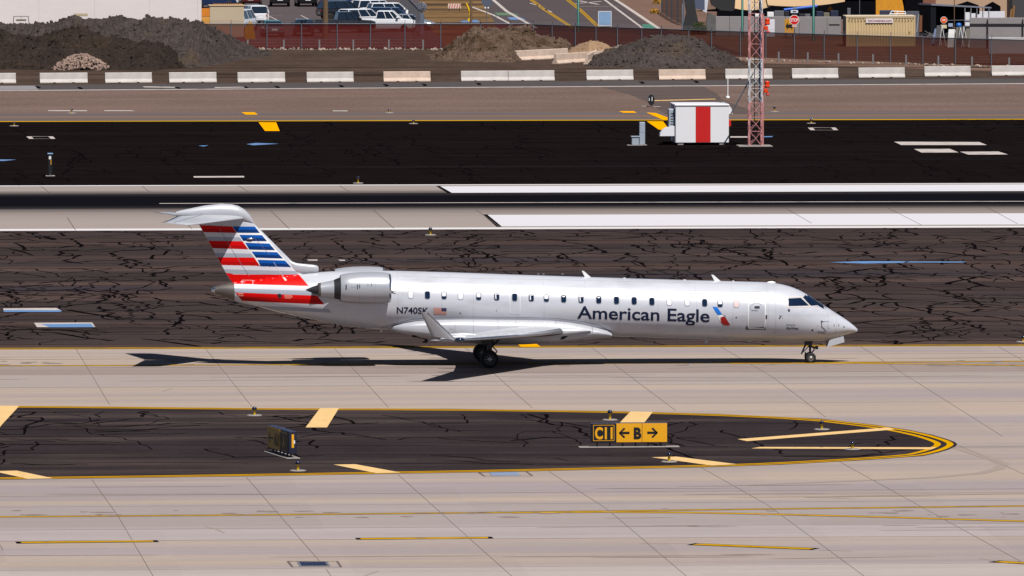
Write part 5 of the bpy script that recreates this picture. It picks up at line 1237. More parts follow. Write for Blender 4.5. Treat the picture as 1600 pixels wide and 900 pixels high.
# tan enclosure with orange end
tanm = mat('tan_block', (.50,.42,.32), .9, layers=[(.6,.6,.6,.08,4),(2,2,12,.05,2)])
a = G(328, 58); b = G(382, 58.4)
t = thing('refuse_enclosure', (a.x,a.y,0), 0, 'low tan block enclosure with an orange gate post at its left, beside the white building', 'enclosure')
W2 = b.x-a.x
s = MB(); s.box(0,W2,0,.3,0,2.75); s.box(0,.25,.3,4,0,2.75); s.box(W2-.25,W2,.3,4,0,2.75); s.build('wall', tanm, t)
s = MB(); s.bbox(-.06,W2+.06,-.06,.36,2.75,2.87,.02); s.build('coping', mat('peach_coping', (.62,.46,.30), .85), t)
s = MB(); s.box(-.72,-.02,.05,.2,0,1.8); s.build('gate', mat('orange_tan', (.62,.33,.10), .8, layers=[(2,2,2,.15,4)]), t); s = MB(); s.box(-.72,-.02,.05,.2,1.84,2.55); s.build('gate_panel', mat('orange_panel', (.60,.22,.03), .7, layers=[(2,2,2,.2,4)]), t)
s = MB()
for k in range(14): s.box(.3+k*.19,.3+k*.19+.12,.4,.6,2.6,2.98)
s.build('bin_lids', mat('lid_brown', (.25,.12,.05), .8), t)
g = G(392, 61); s = MB(); s.prism([(-.55,0),(.42,0),(.18,1.35),(-.1,1.6),(-.55,.9)], -.12, .12); o = s.build('slanted_board', mat('ochre_board', (.55,.30,.05), .8, layers=[(2,2,2,.2,4)])); o.location = (g.x,g.y,0); tag(o, 'slanted ochre board leaning by the white van next to the tan enclosure', 'board')

# ---------------- vehicles
tailr = mat('tail_red', (.45,.01,.01), .3); headm = mat('lamp_clear', (.6,.62,.66), .15); cglass = mat('car_glass', (.010,.018,.03), .08, spec=.8)
SPEC = {'sedan': dict(L=4.7,W=1.8,zh=.92,zb=.98,cb=(-1.75,1.15),ct=(-1.05,.35),H=1.45),
        'suv': dict(L=4.7,W=1.9,zh=1.08,zb=1.12,cb=(-2.25,1.2),ct=(-2.0,.5),H=1.78),
        'van': dict(L=5.0,W=1.95,zh=1.1,zb=1.15,cb=(-2.4,1.7),ct=(-2.25,.8),H=1.95),
        'pickup': dict(L=5.6,W=1.95,zh=1.15,zb=1.2,cb=(-.75,1.45),ct=(-.6,.75),H=1.88)}
def carpaint(name, c, metal=.2): return mat(name, c, .3, metal, coat=.6)
def car(kind, x, y, yaw, paint, label, noun=None):
    q = SPEC[kind]; g = G(x, y); t = thing('parked_'+(noun or kind), (g.x,g.y,0), R(yaw), label, noun or kind, 'vehicles parked beyond the red fence')
    L, W, zb_, H = q['L'], q['W'], q['zb'], q['H']; h = L/2; w2 = W/2
    def ring(X, z0, z1, ww, r_=.12): return [(X,-ww+.03,z0),(X,-ww,z0+.2),(X,-ww,(z0+z1)/2+.1),(X,-ww+.05,z1-.06),(X,-ww+.16,z1),(X,ww-.16,z1),(X,ww-.05,z1-.06),(X,ww,(z0+z1)/2+.1),(X,ww,z0+.2),(X,ww-.03,z0)]
    s = MB()
    if kind == 'pickup':
        st = [(-h,.5,zb_-.02,w2-.06),(-h+.1,.38,zb_,w2-.01),(-.9,.3,zb_,w2),(.9,.3,zb_,w2),(1.5,.3,q['zh']+.02,w2),(h-.35,.34,q['zh']-.06,w2-.03),(h-.05,.42,q['zh']-.16,w2-.1),(h,.5,.85,w2-.2)]
    else:
        st = [(-h,.48,.85 if kind == 'sedan' else 1.0,w2-.15),(-h+.12,.38,zb_-.04,w2-.05),(-h+.6,.3,zb_,w2),(q['cb'][1]-.2,.28,zb_,w2),(q['cb'][1]+.2,.28,q['zh']+.02,w2),(h-.5,.32,q['zh']-.12,w2-.04),(h-.08,.4,q['zh']-.28,w2-.14),(h,.48,.62,w2-.25)]
    s.loft([ring(*k) for k in st], True, False); s.build('body', paint, t)
    (b0,b1),(c0,c1) = q['cb'], q['ct']
    def cab(z, x0, x1, ww): return [(x0,-ww,z),(x1,-ww,z),(x1,ww,z),(x0,ww,z)]
    s = MB(); s.loft([cab(zb_-.02,b0,b1,w2-.08), cab(H-.06,c0,c1,w2-.24)], True, False); s.build('windows', cglass, t)
    s = MB(); s.loft([cab(H-.065,c0-.03,c1+.03,w2-.225), cab(H,c0+.08,c1-.06,w2-.32)], True, False)
    for sg in (-1,1):
        for f0 in ((0,0),(.42,.40),(.74,.74),(1,1)):
            xb_ = b0+(b1-b0)*f0[0]; xt_ = c0+(c1-c0)*f0[1]; s.tube((xb_,sg*(w2-.07),zb_-.02),(xt_,sg*(w2-.235),H-.05),.045 if f0[0] in (0,1) else .035,5)
    s.build('roof', paint, t)
    if kind == 'pickup': s = MB(); s.box(-h+.12,-.85,-w2+.15,w2-.15,zb_+.004,zb_+.012); s.build('bed', mat('bed_dark', (.03,.03,.03), .8), t)
    for sx in (-h*.63,h*.64):
        for sg in (-1,1):
            s = MB(); s.lathe([(-.11,.22),(-.11,.33),(.11,.33),(.11,.22)], 'y', (sx,sg*(w2-.1),.33), 16); wv = s.build('wheel', black, t)
            s = MB(); s.lathe([(.0,.215),(sg*.06,.19),(sg*.05,.01)], 'y', (sx,sg*(w2-.06),.33), 12); s.build('rim', alu, wv)
    for sg in (-1,1):
        s = MB(); s.bbox(h-.28,h-.06,sg*(w2-.42)-.16,sg*(w2-.42)+.16,q['zh']-.42,q['zh']-.24,.03); s.build('headlight', headm, t)
        s = MB(); zt_ = zb_-.25; s.bbox(-h-.01,-h+.12,sg*(w2-.28)-.09,sg*(w2-.28)+.09,zt_-.12,zt_+.14,.02); s.build('taillight', tailr, t)
        s = MB(); s.bbox(b1-.35,b1-.15,sg*(w2+.1)-.09,sg*(w2+.1)+.09,zb_+.02,zb_+.17,.03); s.build('mirror', paint, t)
    s = MB(); s.box(-h-.014,-h-.002,-.26,.26,.62,.78); s.build('number_plate', pwhite, t)
    return t
cw = carpaint('car_white', (.78,.79,.82), 0); ck_ = carpaint('car_black', (.010,.011,.014)); cn = carpaint('car_navy', (.015,.03,.09)); ctl = carpaint('car_teal', (.05,.17,.20)); cs = carpaint('car_silver', (.42,.44,.48), .5); cdb = carpaint('car_dark_blue', (.02,.05,.09)); crd = carpaint('car_maroon', (.09,.015,.015))
car('van', 377, 48, 72, cw, 'white van partly hidden by the tan enclosure', 'van')
car('suv', 397, 38, 100, cw, 'white sport utility car behind the tan enclosure, seen from its tall side', 'car')
car('sedan', 425.5, 57, 92, ctl, 'teal hatchback directly behind the red fence, left one of two', 'car')
car('sedan', 474.5, 55, 88, cdb, 'dark blue car directly behind the red fence with wide mirrors, right one of two', 'car')
car('suv', 330, 12, 20, cn, 'navy car above the tan enclosure next to the white building', 'car')
car('suv', 362, 9, 80, cw, 'white car above the middle of the tan enclosure', 'car')
car('suv', 393, 9, 85, crd, 'dark maroon car at the top edge above the white van', 'car')
car('suv', 437, 9.5, 88, ck_, 'black car at the top edge above the teal hatchback', 'car')
car('suv', 478, 9.5, 92, ck_, 'black car at the top edge, nearest to the tree trunk', 'car')
car('pickup', 537, 51, 10, ck_, 'black pickup just right of the tree trunk behind the red fence', 'pickup')
car('suv', 535, 31, 15, ck_, 'black high car parked above the black pickup', 'car')
car('suv', 540, 14, 20, cn, 'navy car at the top edge right of the tree trunk', 'car')
car('sedan', 572, 24, 28, cs, 'silver car at the top of the diagonal row', 'car')
car('suv', 612, 34, 12, cw, 'white high car with red tail lamps above the navy one in the diagonal row', 'car')
car('suv', 588, 29, 22, cw, 'white high car at the very top of the diagonal row', 'car')
car('sedan', 560, 38, 35, crd, 'maroon car wedged between the white cars and the black pickup', 'car')
car('suv', 566, 44, 32, cw, 'white boxy car left of the navy car roof', 'car')
car('suv', 614, 42, -8, cn, 'navy high car just above the white pickup', 'car')
car('pickup', 601, 49, -7, cw, 'white crew cab pickup in front of the diagonal row', 'pickup')
car('sedan', 640, 47, -16, cs, 'silver sedan at the right end of the row by the gate post', 'car')

# ---------------- tree trunk, poles, gate
bark = mat('bark', (.13,.085,.05), .95, layers=[(3,3,.6,.45,5)], bump=(8,.8,.05))
def trunk(x, y, wpx, label, cat='tree'):
    g = G(x, y); t = thing('palm_tree', (g.x,g.y,0), 0, label, cat); r_ = wpx/2/18
    s = MB(); s.lathe([(0,r_*1.3),(.4,r_*1.05),(3,r_),(7,r_*.9),(9,r_*.85)], 'z', (0,0,0), 14); s.build('trunk', bark, t)
    s = MB(); rg = random.Random(int(x))
    for k in range(26):
        a = 2*math.pi*k/26+rg.uniform(-.1,.1); e = rg.uniform(-.3,.9); pts = []
        for j in range(7): u = j/6; rr2 = 2.2*u; pts.append(Vector((math.cos(a)*rr2, math.sin(a)*rr2, 9+e*rr2-1.0*u*u*1.2)))
        for j in range(6):
            p, q = pts[j], pts[j+1]; side = Vector((-math.sin(a),math.cos(a),0))*.16*(1-.1*j); s.poly([tuple(p-side),tuple(p),tuple(q),tuple(q-side*.9-Vector((0,0,.08)))]); s.poly([tuple(p),tuple(p+side),tuple(q+side*.9-Vector((0,0,.08))),tuple(q)])
    s.build('crown', mat('frond_green', (.05,.08,.025), .8), t); return t
trunk(508.5, 60, 8.5, 'thick brown palm trunk between the parked cars, rising out of the picture')
grn = mat('pole_green', (.02,.10,.085), .5, .3); brn = mat('post_brown', (.10,.06,.03), .8)
def pole(x, y, wpx, h, m_, label, nm='utility_pole', cat='pole'):
    g = G(x, y); t = thing(nm, (g.x,g.y,0), 0, label, cat); r_ = wpx/2/17.8
    s = MB(); s.lathe([(0,r_*1.8),(.15,r_*1.8),(.16,r_),(h,r_*.85)], 'z', (0,0,0), 12); s.build('shaft', m_, t)
    s = MB(); s.tube((0,0,h),(0,1.6,h+.25),r_*.5,8); s.bbox(-.15,.15,1.4,2.0,h+.2,h+.32,.03); s.build('lamp_arm', m_, t); return t
pole(903.5,50,4,9,grn,'dark green pole standing on the diagonal street','street_lamp','street lamp')
pole(1159.8,64,3.6,9,grn,'dark green pole just left of the lattice mast behind the fence','street_lamp','street lamp')
pole(1271,64,4.2,9,grn,'dark green pole right of the stop sign before the grey wall','street_lamp','street lamp')
def post(x, y, wpx, h, m_, label): 
    g = G(x, y); s = MB(); s.lathe([(0,wpx/36*1.2),(.1,wpx/36),(h-.05,wpx/36),(h,wpx/60)], 'z', (0,0,0), 8); o = s.build('wooden_post' if m_ is brn else 'steel_post', m_); o.location = (g.x,g.y,0); tag(o, label, 'post')
post(736,52,4.2,6,brn,'brown wooden post beside the yellow pipe on the ochre soil'); post(775,56,1.2,2.2,postm,'thin grey post left of the white street line'); post(472.5*0+417.5,50,1.6,2.2,lowp,'thin pale post in the parking lot above the teal hatchback'); post(1066,52,2,2.6,postm,'thin grey post in the dark gap left of the concrete wall'); post(1343,64,1,6,postm,'very thin dark pole behind the left part of the tan container'); post(1491,66,1.4,5,brn,'thin dark pole in front of the dark trailer')
# yellow leaning pipe
g = G(735,30); s = MB(); a = U(728.5,5,g.y); b = U(734,19,g.y); s.tube(a,b,.09,8); s.tube(b, U(733.5,24,g.y),.09,8); s.tube(U(733.5,24,g.y),(b.x,g.y,0),.05,8); tag(s.build('yellow_pipe', lampy, None, (g.x,g.y,0)), 'short leaning yellow pipe guard beside the brown post', 'pipe').location = (g.x,g.y,0)
g = G(732.5,34); s = MB(); s.bbox(-.12,.12,-.12,.12,0,.28,.03); o = s.build('yellow_block', lampy); o.location = (g.x,g.y,0); tag(o, 'small yellow block at the foot of the brown post', 'block')
# barricade board
g = G(710,17.5); t = thing('barricade', (g.x,g.y,0), .05, 'red and white striped barricade on the ochre soil', 'barricade')
s = MB(); s.bbox(-.62,.62,-.03,.03,.25,.72,.01); s.build('board', mat('barricade_white', (.70,.60,.55), .6), t)
s = MB()
for k in range(5): x = -.55+k*.24; s.poly([(x,-.036,.27),(x+.1,-.036,.27),(x+.2,-.036,.70),(x+.1,-.036,.70)])
s.build('stripes', mat('barricade_red', (.50,.13,.08), .6), t, fixn=False)
for x in (-.5,.5): s = MB(); s.tube((x,-.2,0),(x,0,.5),.02,6); s.tube((x,.2,0),(x,0,.5),.02,6); s.build('leg', brn, t)
# octagon seen from behind
def octsign(x, y, ztop_px, rpx, face, label, txt=None, extra=None, tmat=pwhite):
    g = G(x, y); c = U(x, ztop_px, g.y-.05); t = thing('road_sign', (g.x,g.y,0), 0, label, 'road sign')
    s = MB(); s.tube((0,0,0),(0,0,c.z+.3),.035,6); s.build('post', postm, t)
    r_ = rpx/17.9; ring = lambda k, yy: [(r_*k*math.sin(math.pi/8+math.pi/4*i), yy, c.z+r_*k*math.cos(math.pi/8+math.pi/4*i)) for i in range(8)]
    s = MB(); s.loft([ring(1,-.05),ring(1,-.08)], True, False); s.build('sign_back', pwhite if txt is not None else face, t)
    if txt is not None:
        s = MB(); s.loft([ring(.9,-.082),ring(.9,-.09)], True, False); s.build('sign_face', face, t)
        if txt: txt_on(t, txt, Vector((0,-.09,0)), ux, uz, -r_*.74, r_*.74, c.z-r_*.32, r_*.64, tmat, off=.006, bold=.02)
    return t, c.z, r_
t, z_, r_ = octsign(760.5,56,2,9,mat('sign_back_grey', (.13,.15,.20), .5, .4),'grey octagonal sign seen from behind on a dark post left of the street')
for sx in (-.13,.13): s = MB(); s.lathe([(-.1,.07),(-.05,.09),(-.02,.02)], 'y', (sx,0,z_-.58), 8); s.build('lamp', pwhite, t)
t, z_, r_ = octsign(1241,66,31,8.2,mat('stop_red', (.55,.02,.015), .4),'red stop sign before the grey wall right of the lattice mast','STOP')
s = MB(); s.bbox(-.32,.32,-.08,-.05,z_+.6,z_+.85,.005); s.build('street_plate', mat('plate_pale', (.66,.70,.78), .5), t); s = MB(); s.bbox(-.12,.12,-.08,-.05,z_+.9,z_+1.15,.005); s.build('top_plate', mat('plate_grey', (.18,.19,.24), .5), t); s = MB(); s.box(-.14,.14,-.09,-.081,z_+.68,z_+.77); s.build('plate_number', navy, t); s = MB(); s.bbox(-.2,.2,-.08,-.05,z_-.62,z_-.48,.005); s.build('lower_plate', mat('plate_pink', (.75,.50,.45), .5), t)
t, z_, r_ = octsign(1474.5,67,31.3,5.6,mat('orange_sign', (.72,.14,.03), .45),'orange octagonal sign in front of the dark trailer','')
s = MB(); s.bbox(-.28,.26,-.08,-.05,z_-.72,z_-.42,.005); s.build('lower_plate', mat('cream_plate', (.66,.58,.42), .6), t); s = MB(); s.box(-.14,.14,-.1,-.091,z_-.04,z_+.05); s.build('sign_mark', pwhite, t)
# pale blue panel on the street
g = G(945,44); s = MB(); s.bbox(-.56,.56,-.04,.04,.25,1.5,.01); t = thing('blue_panel', (g.x,g.y,0), .02, 'pale blue upright panel in a light frame standing on the street', 'panel'); s.build('board', mat('sky_panel', (.26,.38,.56), .45, layers=[(1,1,1,.15,3)]), t)
s = MB()
for a,b,c_,d_ in ((-.6,.6,1.5,1.55),(-.6,.6,.2,.25)): s.box(a,b,-.05,.05,c_,d_)
for a in (-.61,.565): s.box(a,a+.045,-.05,.05,.0,1.55)
s.build('frame', pwhite, t)

# grass tufts and shrubs
def shrub(x, y, wpx, hpx, col, label, nm='shrub', n=240):
    g = G(x, y); rg = random.Random(int(x*7)); s = MB(); W3, H3 = wpx/17.6, hpx/17.6
    for k in range(n):
        a = rg.uniform(0,6.28); r3 = rg.random()**.6*W3/2; h3 = rg.uniform(.05,1)*H3*(1-.45*(r3/(W3/2))**2)
        p = Vector((math.cos(a)*r3, math.sin(a)*r3, h3)); q = Vector((rg.gauss(0,1),rg.gauss(0,1),rg.gauss(0,1)+.5)).normalized(); o2 = q.orthogonal(); l3 = rg.uniform(.08,.2)
        s.add([tuple(p-o2*.05),tuple(p+o2*.05),tuple(p+q*l3)], [(0,1,2)])
    for k in range(7): a = rg.uniform(0,6.28); s.tube((0,0,0),(math.cos(a)*W3*.3, math.sin(a)*W3*.3, H3*.7),.02,4)
    o = s.build(nm, mat('leaf_%d' % (int(col[0]*1000)), col, .9, spec=.1, layers=[(3,3,3,.5,3)]), fixn=False); o.location = (g.x,g.y,0); tag(o, label, 'shrub')
shrub(1092,54,26,20,(.035,.045,.018),'dark green bush against the grey concrete wall left of the mast',n=900)
shrub(1026,6,14,9,(.33,.20,.07),'dry ochre grass tuft at the top left of the wire fence','grass_tuft')
shrub(1023,21,16,9,(.40,.24,.08),'dry golden grass tuft left of the wire fence','grass_tuft')
shrub(1076,46,18,11,(.16,.14,.05),'yellow green weed at the foot of the dark tarp','weed'); shrub(1088,49,14,9,(.08,.09,.03),'green weed beside the concrete wall foot','weed')
# tangled wire roll on gate post
g = G(659,56); t = thing('gate_post', (g.x,g.y,0), 0, 'grey gate post topped by a tangled grey wire ball beside the parked cars', 'post')
s = MB(); s.bbox(-.2,.2,-.2,.2,0,2.0,.03); s.build('post', mat('post_slate', (.11,.13,.17), .6), t)
s = MB(); rg = random.Random(4)
for k in range(120): 
    p = Vector((rg.gauss(0,1),rg.gauss(0,1),rg.gauss(0,1))).normalized()*.48; q = Vector((rg.gauss(0,1),rg.gauss(0,1),rg.gauss(0,1))).normalized()*.48; s.tube(p+Vector((0,0,2.55)), q+Vector((0,0,2.55)), .012, 3)
s.build('wire_ball', mat('wire_grey', (.25,.27,.33), .5, .4), t)
# sliding gate of dark bars
a = G(625,20); b = G(655,54); t = thing('slatted_gate', (a.x,a.y,0), math.atan2(b.y-a.y,b.x-a.x), 'dark slanting wire gate running back from the grey gate post', 'gate'); L = (Vector(b)-Vector(a)).length
s = MB(); 
for k in range(60): s.box(L*k/60,L*k/60+.05,-.02,.02,.1,2.2)
s.build('bars', mat('gate_dark', (.08,.08,.09), .6), t); s = MB(); s.box(0,L,-.03,.03,2.2,2.28); s.box(0,L,-.03,.03,.04,.1); s.build('frame', postm, t)

# ---------------- right-hand yard
a = G(1032,30); b = G(1068,46); t = thing('yard_fence', (a.x,a.y,0), 0, 'dark wire fence panels on grey posts along the gravel bank', 'fence')
bk = screen_mat('dark_wire_screen', (.06,.055,.055), .62)
for i, (x, y) in enumerate(((1034,20),(1042,26),(1049.5,31),(1059,36),(1068,40))):
    g = G(x, y); s = MB(); s.tube((g.x,g.y,0),(g.x,g.y,2.6),.06,6); s.build('post', mat('post_blue_grey', (.13,.16,.20), .5), t, (a.x,a.y,0))
s = MB(); pp = [G(x,y) for x, y in ((1034,20),(1042,26),(1049.5,31),(1059,36),(1068,40))]
for p, q in zip(pp, pp[1:]): s.poly([(p.x,p.y,.05),(q.x,q.y,.05),(q.x,q.y,2.5),(p.x,p.y,2.5)])
s.build('mesh_screen', bk, t, (a.x,a.y,0), fixn=False)
def slab(name, x0, x1, yb, yt, dp, m_, label, cat, parent=None, yaw=0):
    """upright box whose front foot sits on pixel line yb"""
    a = G(x0, yb); b = G(x1, yb); zt = U(x0, yt, a.y).z; s = MB(); s.bbox(0,(b-a).length,0,dp,0,zt,.015); o = s.build(name, m_); o.location = (a.x,a.y,0); o.rotation_euler = (0,0,math.atan2(b.y-a.y,b.x-a.x)+yaw); tag(o, label, cat); return o
def hang(name, pts, yb, m_, label, cat, dp=.03):
    """flat hanging or propped outline standing over ground line yb"""
    g = G(pts[0][0], yb); s = MB(); s.prism([(U(x,y,g.y).x-g.x, U(x,y,g.y).z) for x, y in pts], -dp, dp); o = s.build(name, m_); o.location = (g.x,g.y,0); tag(o, label, cat); return o
tarpb = mat('slate_tarp', (.07,.085,.14), .6); tarpk = mat('black_tarp', (.010,.010,.012), .7, layers=[(1.5,1.5,.4,.5,4)]); tarpw = mat('white_tarp', (.62,.65,.74), .6)
hang('dark_tarp', [(1068,-8),(1084,-8),(1087,16),(1094,48),(1066,46),(1072,20)], 48, tarpk, 'black tarp hanging over the yard fence end', 'tarp', .1)
hang('slate_tarp', [(1080,-10),(1101,-10),(1101,16),(1084,13)], 40, tarpb, 'slate blue panel beside the white strip above the black tarp', 'tarp', .05)
hang('white_strip', [(1099,-10),(1108,-10),(1104,20),(1098,17)], 38, tarpw, 'narrow white strip hanging right of the slate panel', 'tarp', .04)
hang('draped_cloth', [(1106,-10),(1150,-10),(1155,10),(1144,17),(1126,16),(1112,8)], 36, tarpk, 'black cloth draped in folds above the left part of the grey wall', 'cloth', .3)
hang('folded_sheet', [(1104,48),(1120,50),(1121,26),(1112,22),(1106,20),(1103,34)], 51, mat('crumpled_grey', (.10,.10,.10), .7, layers=[(1,1,4,.7,4)]), 'crumpled grey black sheet at the left end of the concrete wall', 'sheet', .2)
# block wall
cwall = mat('grey_block_wall', (.27,.255,.26), .9, layers=[(.5,.5,.5,.14,4),(4,4,4,.08,3)])
a = G(1118,56); b = G(1314,56.6)
t = thing('concrete_wall', (a.x,a.y,0), math.atan2(b.y-a.y,b.x-a.x), 'grey wall of large precast blocks behind the fence from the bush to the container', 'wall'); L = (b-a).length; n = 9
for k in range(n): s = MB(); s.bbox(L*k/n+.01,L*(k+1)/n-.01,0,.6,0,1.72,.02); s.build('block', cwall, t)
s = MB(); s.box(L*.905,L*.99,-.04,-.005,1.0,1.07); s.build('rail', darkm, t)
slab('white_box', 1197,1210.5,57.5,30.6,.5,mat('appliance_white', (.74,.74,.80), .5),'white upright box against the grey wall right of the mast','box')
g = G(1233.5,58.6); t = thing('arrow_board', (g.x,g.y,0), 0, 'amber board with black double arrow behind the stop sign', 'road sign')
s = MB(); s.bbox(-.43,.43,-.06,-.02,.35,1.65,.01); s.build('board', mat('amber_board', (.50,.26,.02), .6), t); s = MB()
s.poly([(a_,-.066,b_+1.0) for a_, b_ in ((-.36,0),(-.15,.38),(-.17,.16),(.17,.16),(.15,.38),(.36,0),(.15,-.38),(.17,-.16),(-.17,-.16),(-.15,-.38))]); s.build('arrow_mark', signk, t, fixn=False)
for x in (-.3,.3): s = MB(); s.tube((x,0,0),(x,0,.5),.03,6); s.build('leg', darkm, t)
# stored machinery on and behind the wall
rg = random.Random(12); cols = [darkm, mat('machine_grey', (.12,.125,.14), .6), pwhite, mat('machine_navy', (.015,.02,.05), .5), mat('machine_olive', (.16,.15,.11), .7)]
k = 0
for (x0,x1,yt,c_,lb) in ((1199,1209,19,2,'white machine housing behind the wall above the white box'),(1210,1225,17,1,'dark grey crate behind the wall left of the stop sign'),(1226,1233,18,0,'black crate behind the wall touching the stop sign'),(1249,1258,22,0,'black engine part behind the wall right of the stop sign'),(1258,1266,22,1,'grey engine part next to the green pole'),
                         (1276,1286,18,3,'navy tank behind the wall right of the green pole'),(1287,1296,20,4,'olive machine cover behind the grey wall'),(1298,1310,17,3,'broad navy tarp bundle behind the grey wall'),(1324,1329,13,1,'upright grey panel behind the container left end'),(1180,1190,22,2,'white bin top behind the wall at the mast')):
    a = G(x0,52); o = slab('machine_part' if k % 2 else 'storage_crate', x0, x1, 52, yt, .9, cols[c_], lb, 'equipment'); k += 1
s = MB(); g = G(1225,48); s.tube(U(1225,15.5,g.y),U(1277,9.6,g.y),.13,8); tag(s.build('blue_beam', mat('blue_steel', (.015,.11,.50), .5), None, (g.x,g.y,0)), 'long blue beam lying across the top of the stored machines', 'beam').location = (g.x,g.y,0)
# shade sails
sail = mat('sand_sail', (.56,.40,.25), .85, layers=[(.3,.3,.3,.06,3)])
def sailf(pts3, label):
    g = pts3[0]; s = MB(); n = 10; A, B, C_, D2 = [Vector(p) for p in pts3]; vs = []
    for i in range(n+1):
        for j in range(n+1):
            u, v = i/n, j/n; p = A.lerp(B,u).lerp(D2.lerp(C_,u),v); p.z -= 1.0*u*(1-u)*4*.25+v*(1-v)*.5; vs.append(tuple(p))
    s.add(vs, [(i*(n+1)+j,(i+1)*(n+1)+j,(i+1)*(n+1)+j+1,i*(n+1)+j+1) for i in range(n) for j in range(n)], True); o = s.build('shade_sail', sail, None, tuple(g)); o.location = g; tag(o, label, 'shade sail', 'sand coloured shade sails over the yard')
def s3(x, y, yb): g = G(x, yb); p = U(x, y, g.y); return Vector(p)
sailf([s3(1148,13,46),s3(1204,10,46),s3(1206,-16,38),s3(1150,-16,38)], 'sand coloured shade sail hanging behind the mast')
sailf([s3(1200,8,46),s3(1320,2.5,46),s3(1320,-18,38),s3(1195,-18,38)], 'wide sand coloured shade sail right of the mast over the stop sign')
hang('orange_tarp', [(1292,16.5),(1297,9),(1302,16.5)], 40, mat('orange_cloth', (.62,.30,.03), .7), 'small orange triangle of cloth under the wide shade sail', 'cloth', .1)
# dark open shed behind
a = G(1120,18); b = G(1443,22); t = thing('open_shed', (a.x,a.y,0), math.atan2(b.y-a.y,b.x-a.x), 'long dark open shed behind the wall and the container', 'shed'); L = (b-a).length; shd = mat('shed_dark', (.006,.006,.008), .9, spec=0)
s = MB(); s.box(0,L,6,6.2,0,5); s.build('back_wall', shd, t); s = MB(); s.box(-.2,L,-2.5,6.3,5,5.2); s.build('roof', shd, t)
for k in range(7): s = MB(); s.box(L*k/6-.08,L*k/6+.08,-.1,.1,0,5); s.build('post', shd, t)
s = MB(); s.box(0,.1,0,6,0,5); s.box(L-.1,L,0,6,0,5); s.build('side_wall', shd, t)
slab('dark_backdrop_wall', 1120, 1372, 30, 2, .1, shd, 'black backdrop wall behind the stored machines between the cloth and the orange board', 'screen')  # plain near-black sheet filling the dark background
hang('particle_board', [(1368.5,-8),(1408,-8),(1412,12),(1412.5,34),(1368.5,34)], 45, mat('orange_board', (.60,.29,.04), .8, layers=[(1.5,1.5,1.5,.18,3),(6,6,6,.25,3)]), 'large orange brown particle board above the tan container', 'board', .05)
slab('black_backdrop', 1413, 1442, 44, -6, .1, shd, 'black backdrop between the orange board and the brick pillar', 'screen')  # near-black upright sheet, fills the dark gap beside the pillar
slab('brick_pillar', 1442, 1462, 50, -8, .8, mat('brick', (.20,.09,.065), .9, layers=[(1,1,8,.25,3),(5,5,5,.2,3)]), 'brown brick pillar between the black backdrop and the dark trailer', 'pillar')
# tan container
a = G(1322,72.5); b = a+Vector((6.02,0,0)); L = (b-a).length
t = thing('shipping_container', (a.x,a.y,0), math.atan2(b.y-a.y,b.x-a.x), 'tan corrugated shipping container with a white banner behind the right fence', 'container')
ctan = mat('container_tan', (.60,.47,.29), .6, layers=[(.7,.7,.7,.06,4)])
Hc = 2.55; s = MB(); n = 24; pr = []
for k in range(n):
    x0_, x1_ = .12+(L-.24)*k/n, .12+(L-.24)*(k+1)/n; d_ = (x1_-x0_); pr += [(x0_,.0),(x0_+d_*.4,0),(x0_+d_*.52,.05),(x0_+d_*.88,.05)]
pr.append((L-.12,0)); vs = [(x,y+.02,.15) for x, y in pr]+[(x,y+.02,Hc-.12) for x, y in pr]; m2 = len(pr)
s.add(vs, [(i,i+1,m2+i+1,m2+i) for i in range(m2-1)]); s.build('side_wall', ctan, t, fixn=False)
s = MB(); s.box(0,.12,0,2.4,0,Hc); s.box(L-.12,L,0,2.4,0,Hc); s.box(.12,L-.12,0,.12,0,.15); s.box(.12,L-.12,0,.12,Hc-.12,Hc); s.build('frame', ctan, t)
s = MB(); s.box(-.03,L+.03,-.03,2.43,Hc+.002,Hc+.08); s.build('roof', mat('container_roof', (.66,.58,.45), .7, layers=[(2,2,2,.12,3)]), t)
s = MB(); s.box(-.02,-.002,.05,2.35,.05,Hc-.05); s.build('door', mat('container_end', (.10,.09,.09), .7), t); s = MB(); s.box(.12,L-.12,2.3,2.38,.1,Hc-.1); s.build('rear_wall', ctan, t)
s = MB()
for k in range(21): x = L*(k+.6)/22; s.box(x,x+.13,-.012,-.002,Hc-.36,Hc-.30)
s.build('vent_marks', mat('vent_dark', (.10,.08,.06), .8), t)
bx0, bx1 = L*.285, L*.675; s = MB(); s.box(bx0,bx1,-.05,-.02,Hc-.52,Hc-.14); bn = s.build('banner', mat('banner_white', (.76,.70,.70), .6), t)
txt_on(bn, 'AzContainers.com', Vector((0,-.05,0)), ux, uz, bx0+.15, bx1-.12, Hc-.42, .19, mat('banner_text', (.22,.05,.10), .5), 'banner_text', .006, .03)
s = MB(); s.box(L*.905,L*.925,-.012,-.002,1.1,1.28); s.build('label_sticker', mat('olive_sticker', (.25,.22,.02), .6), t)
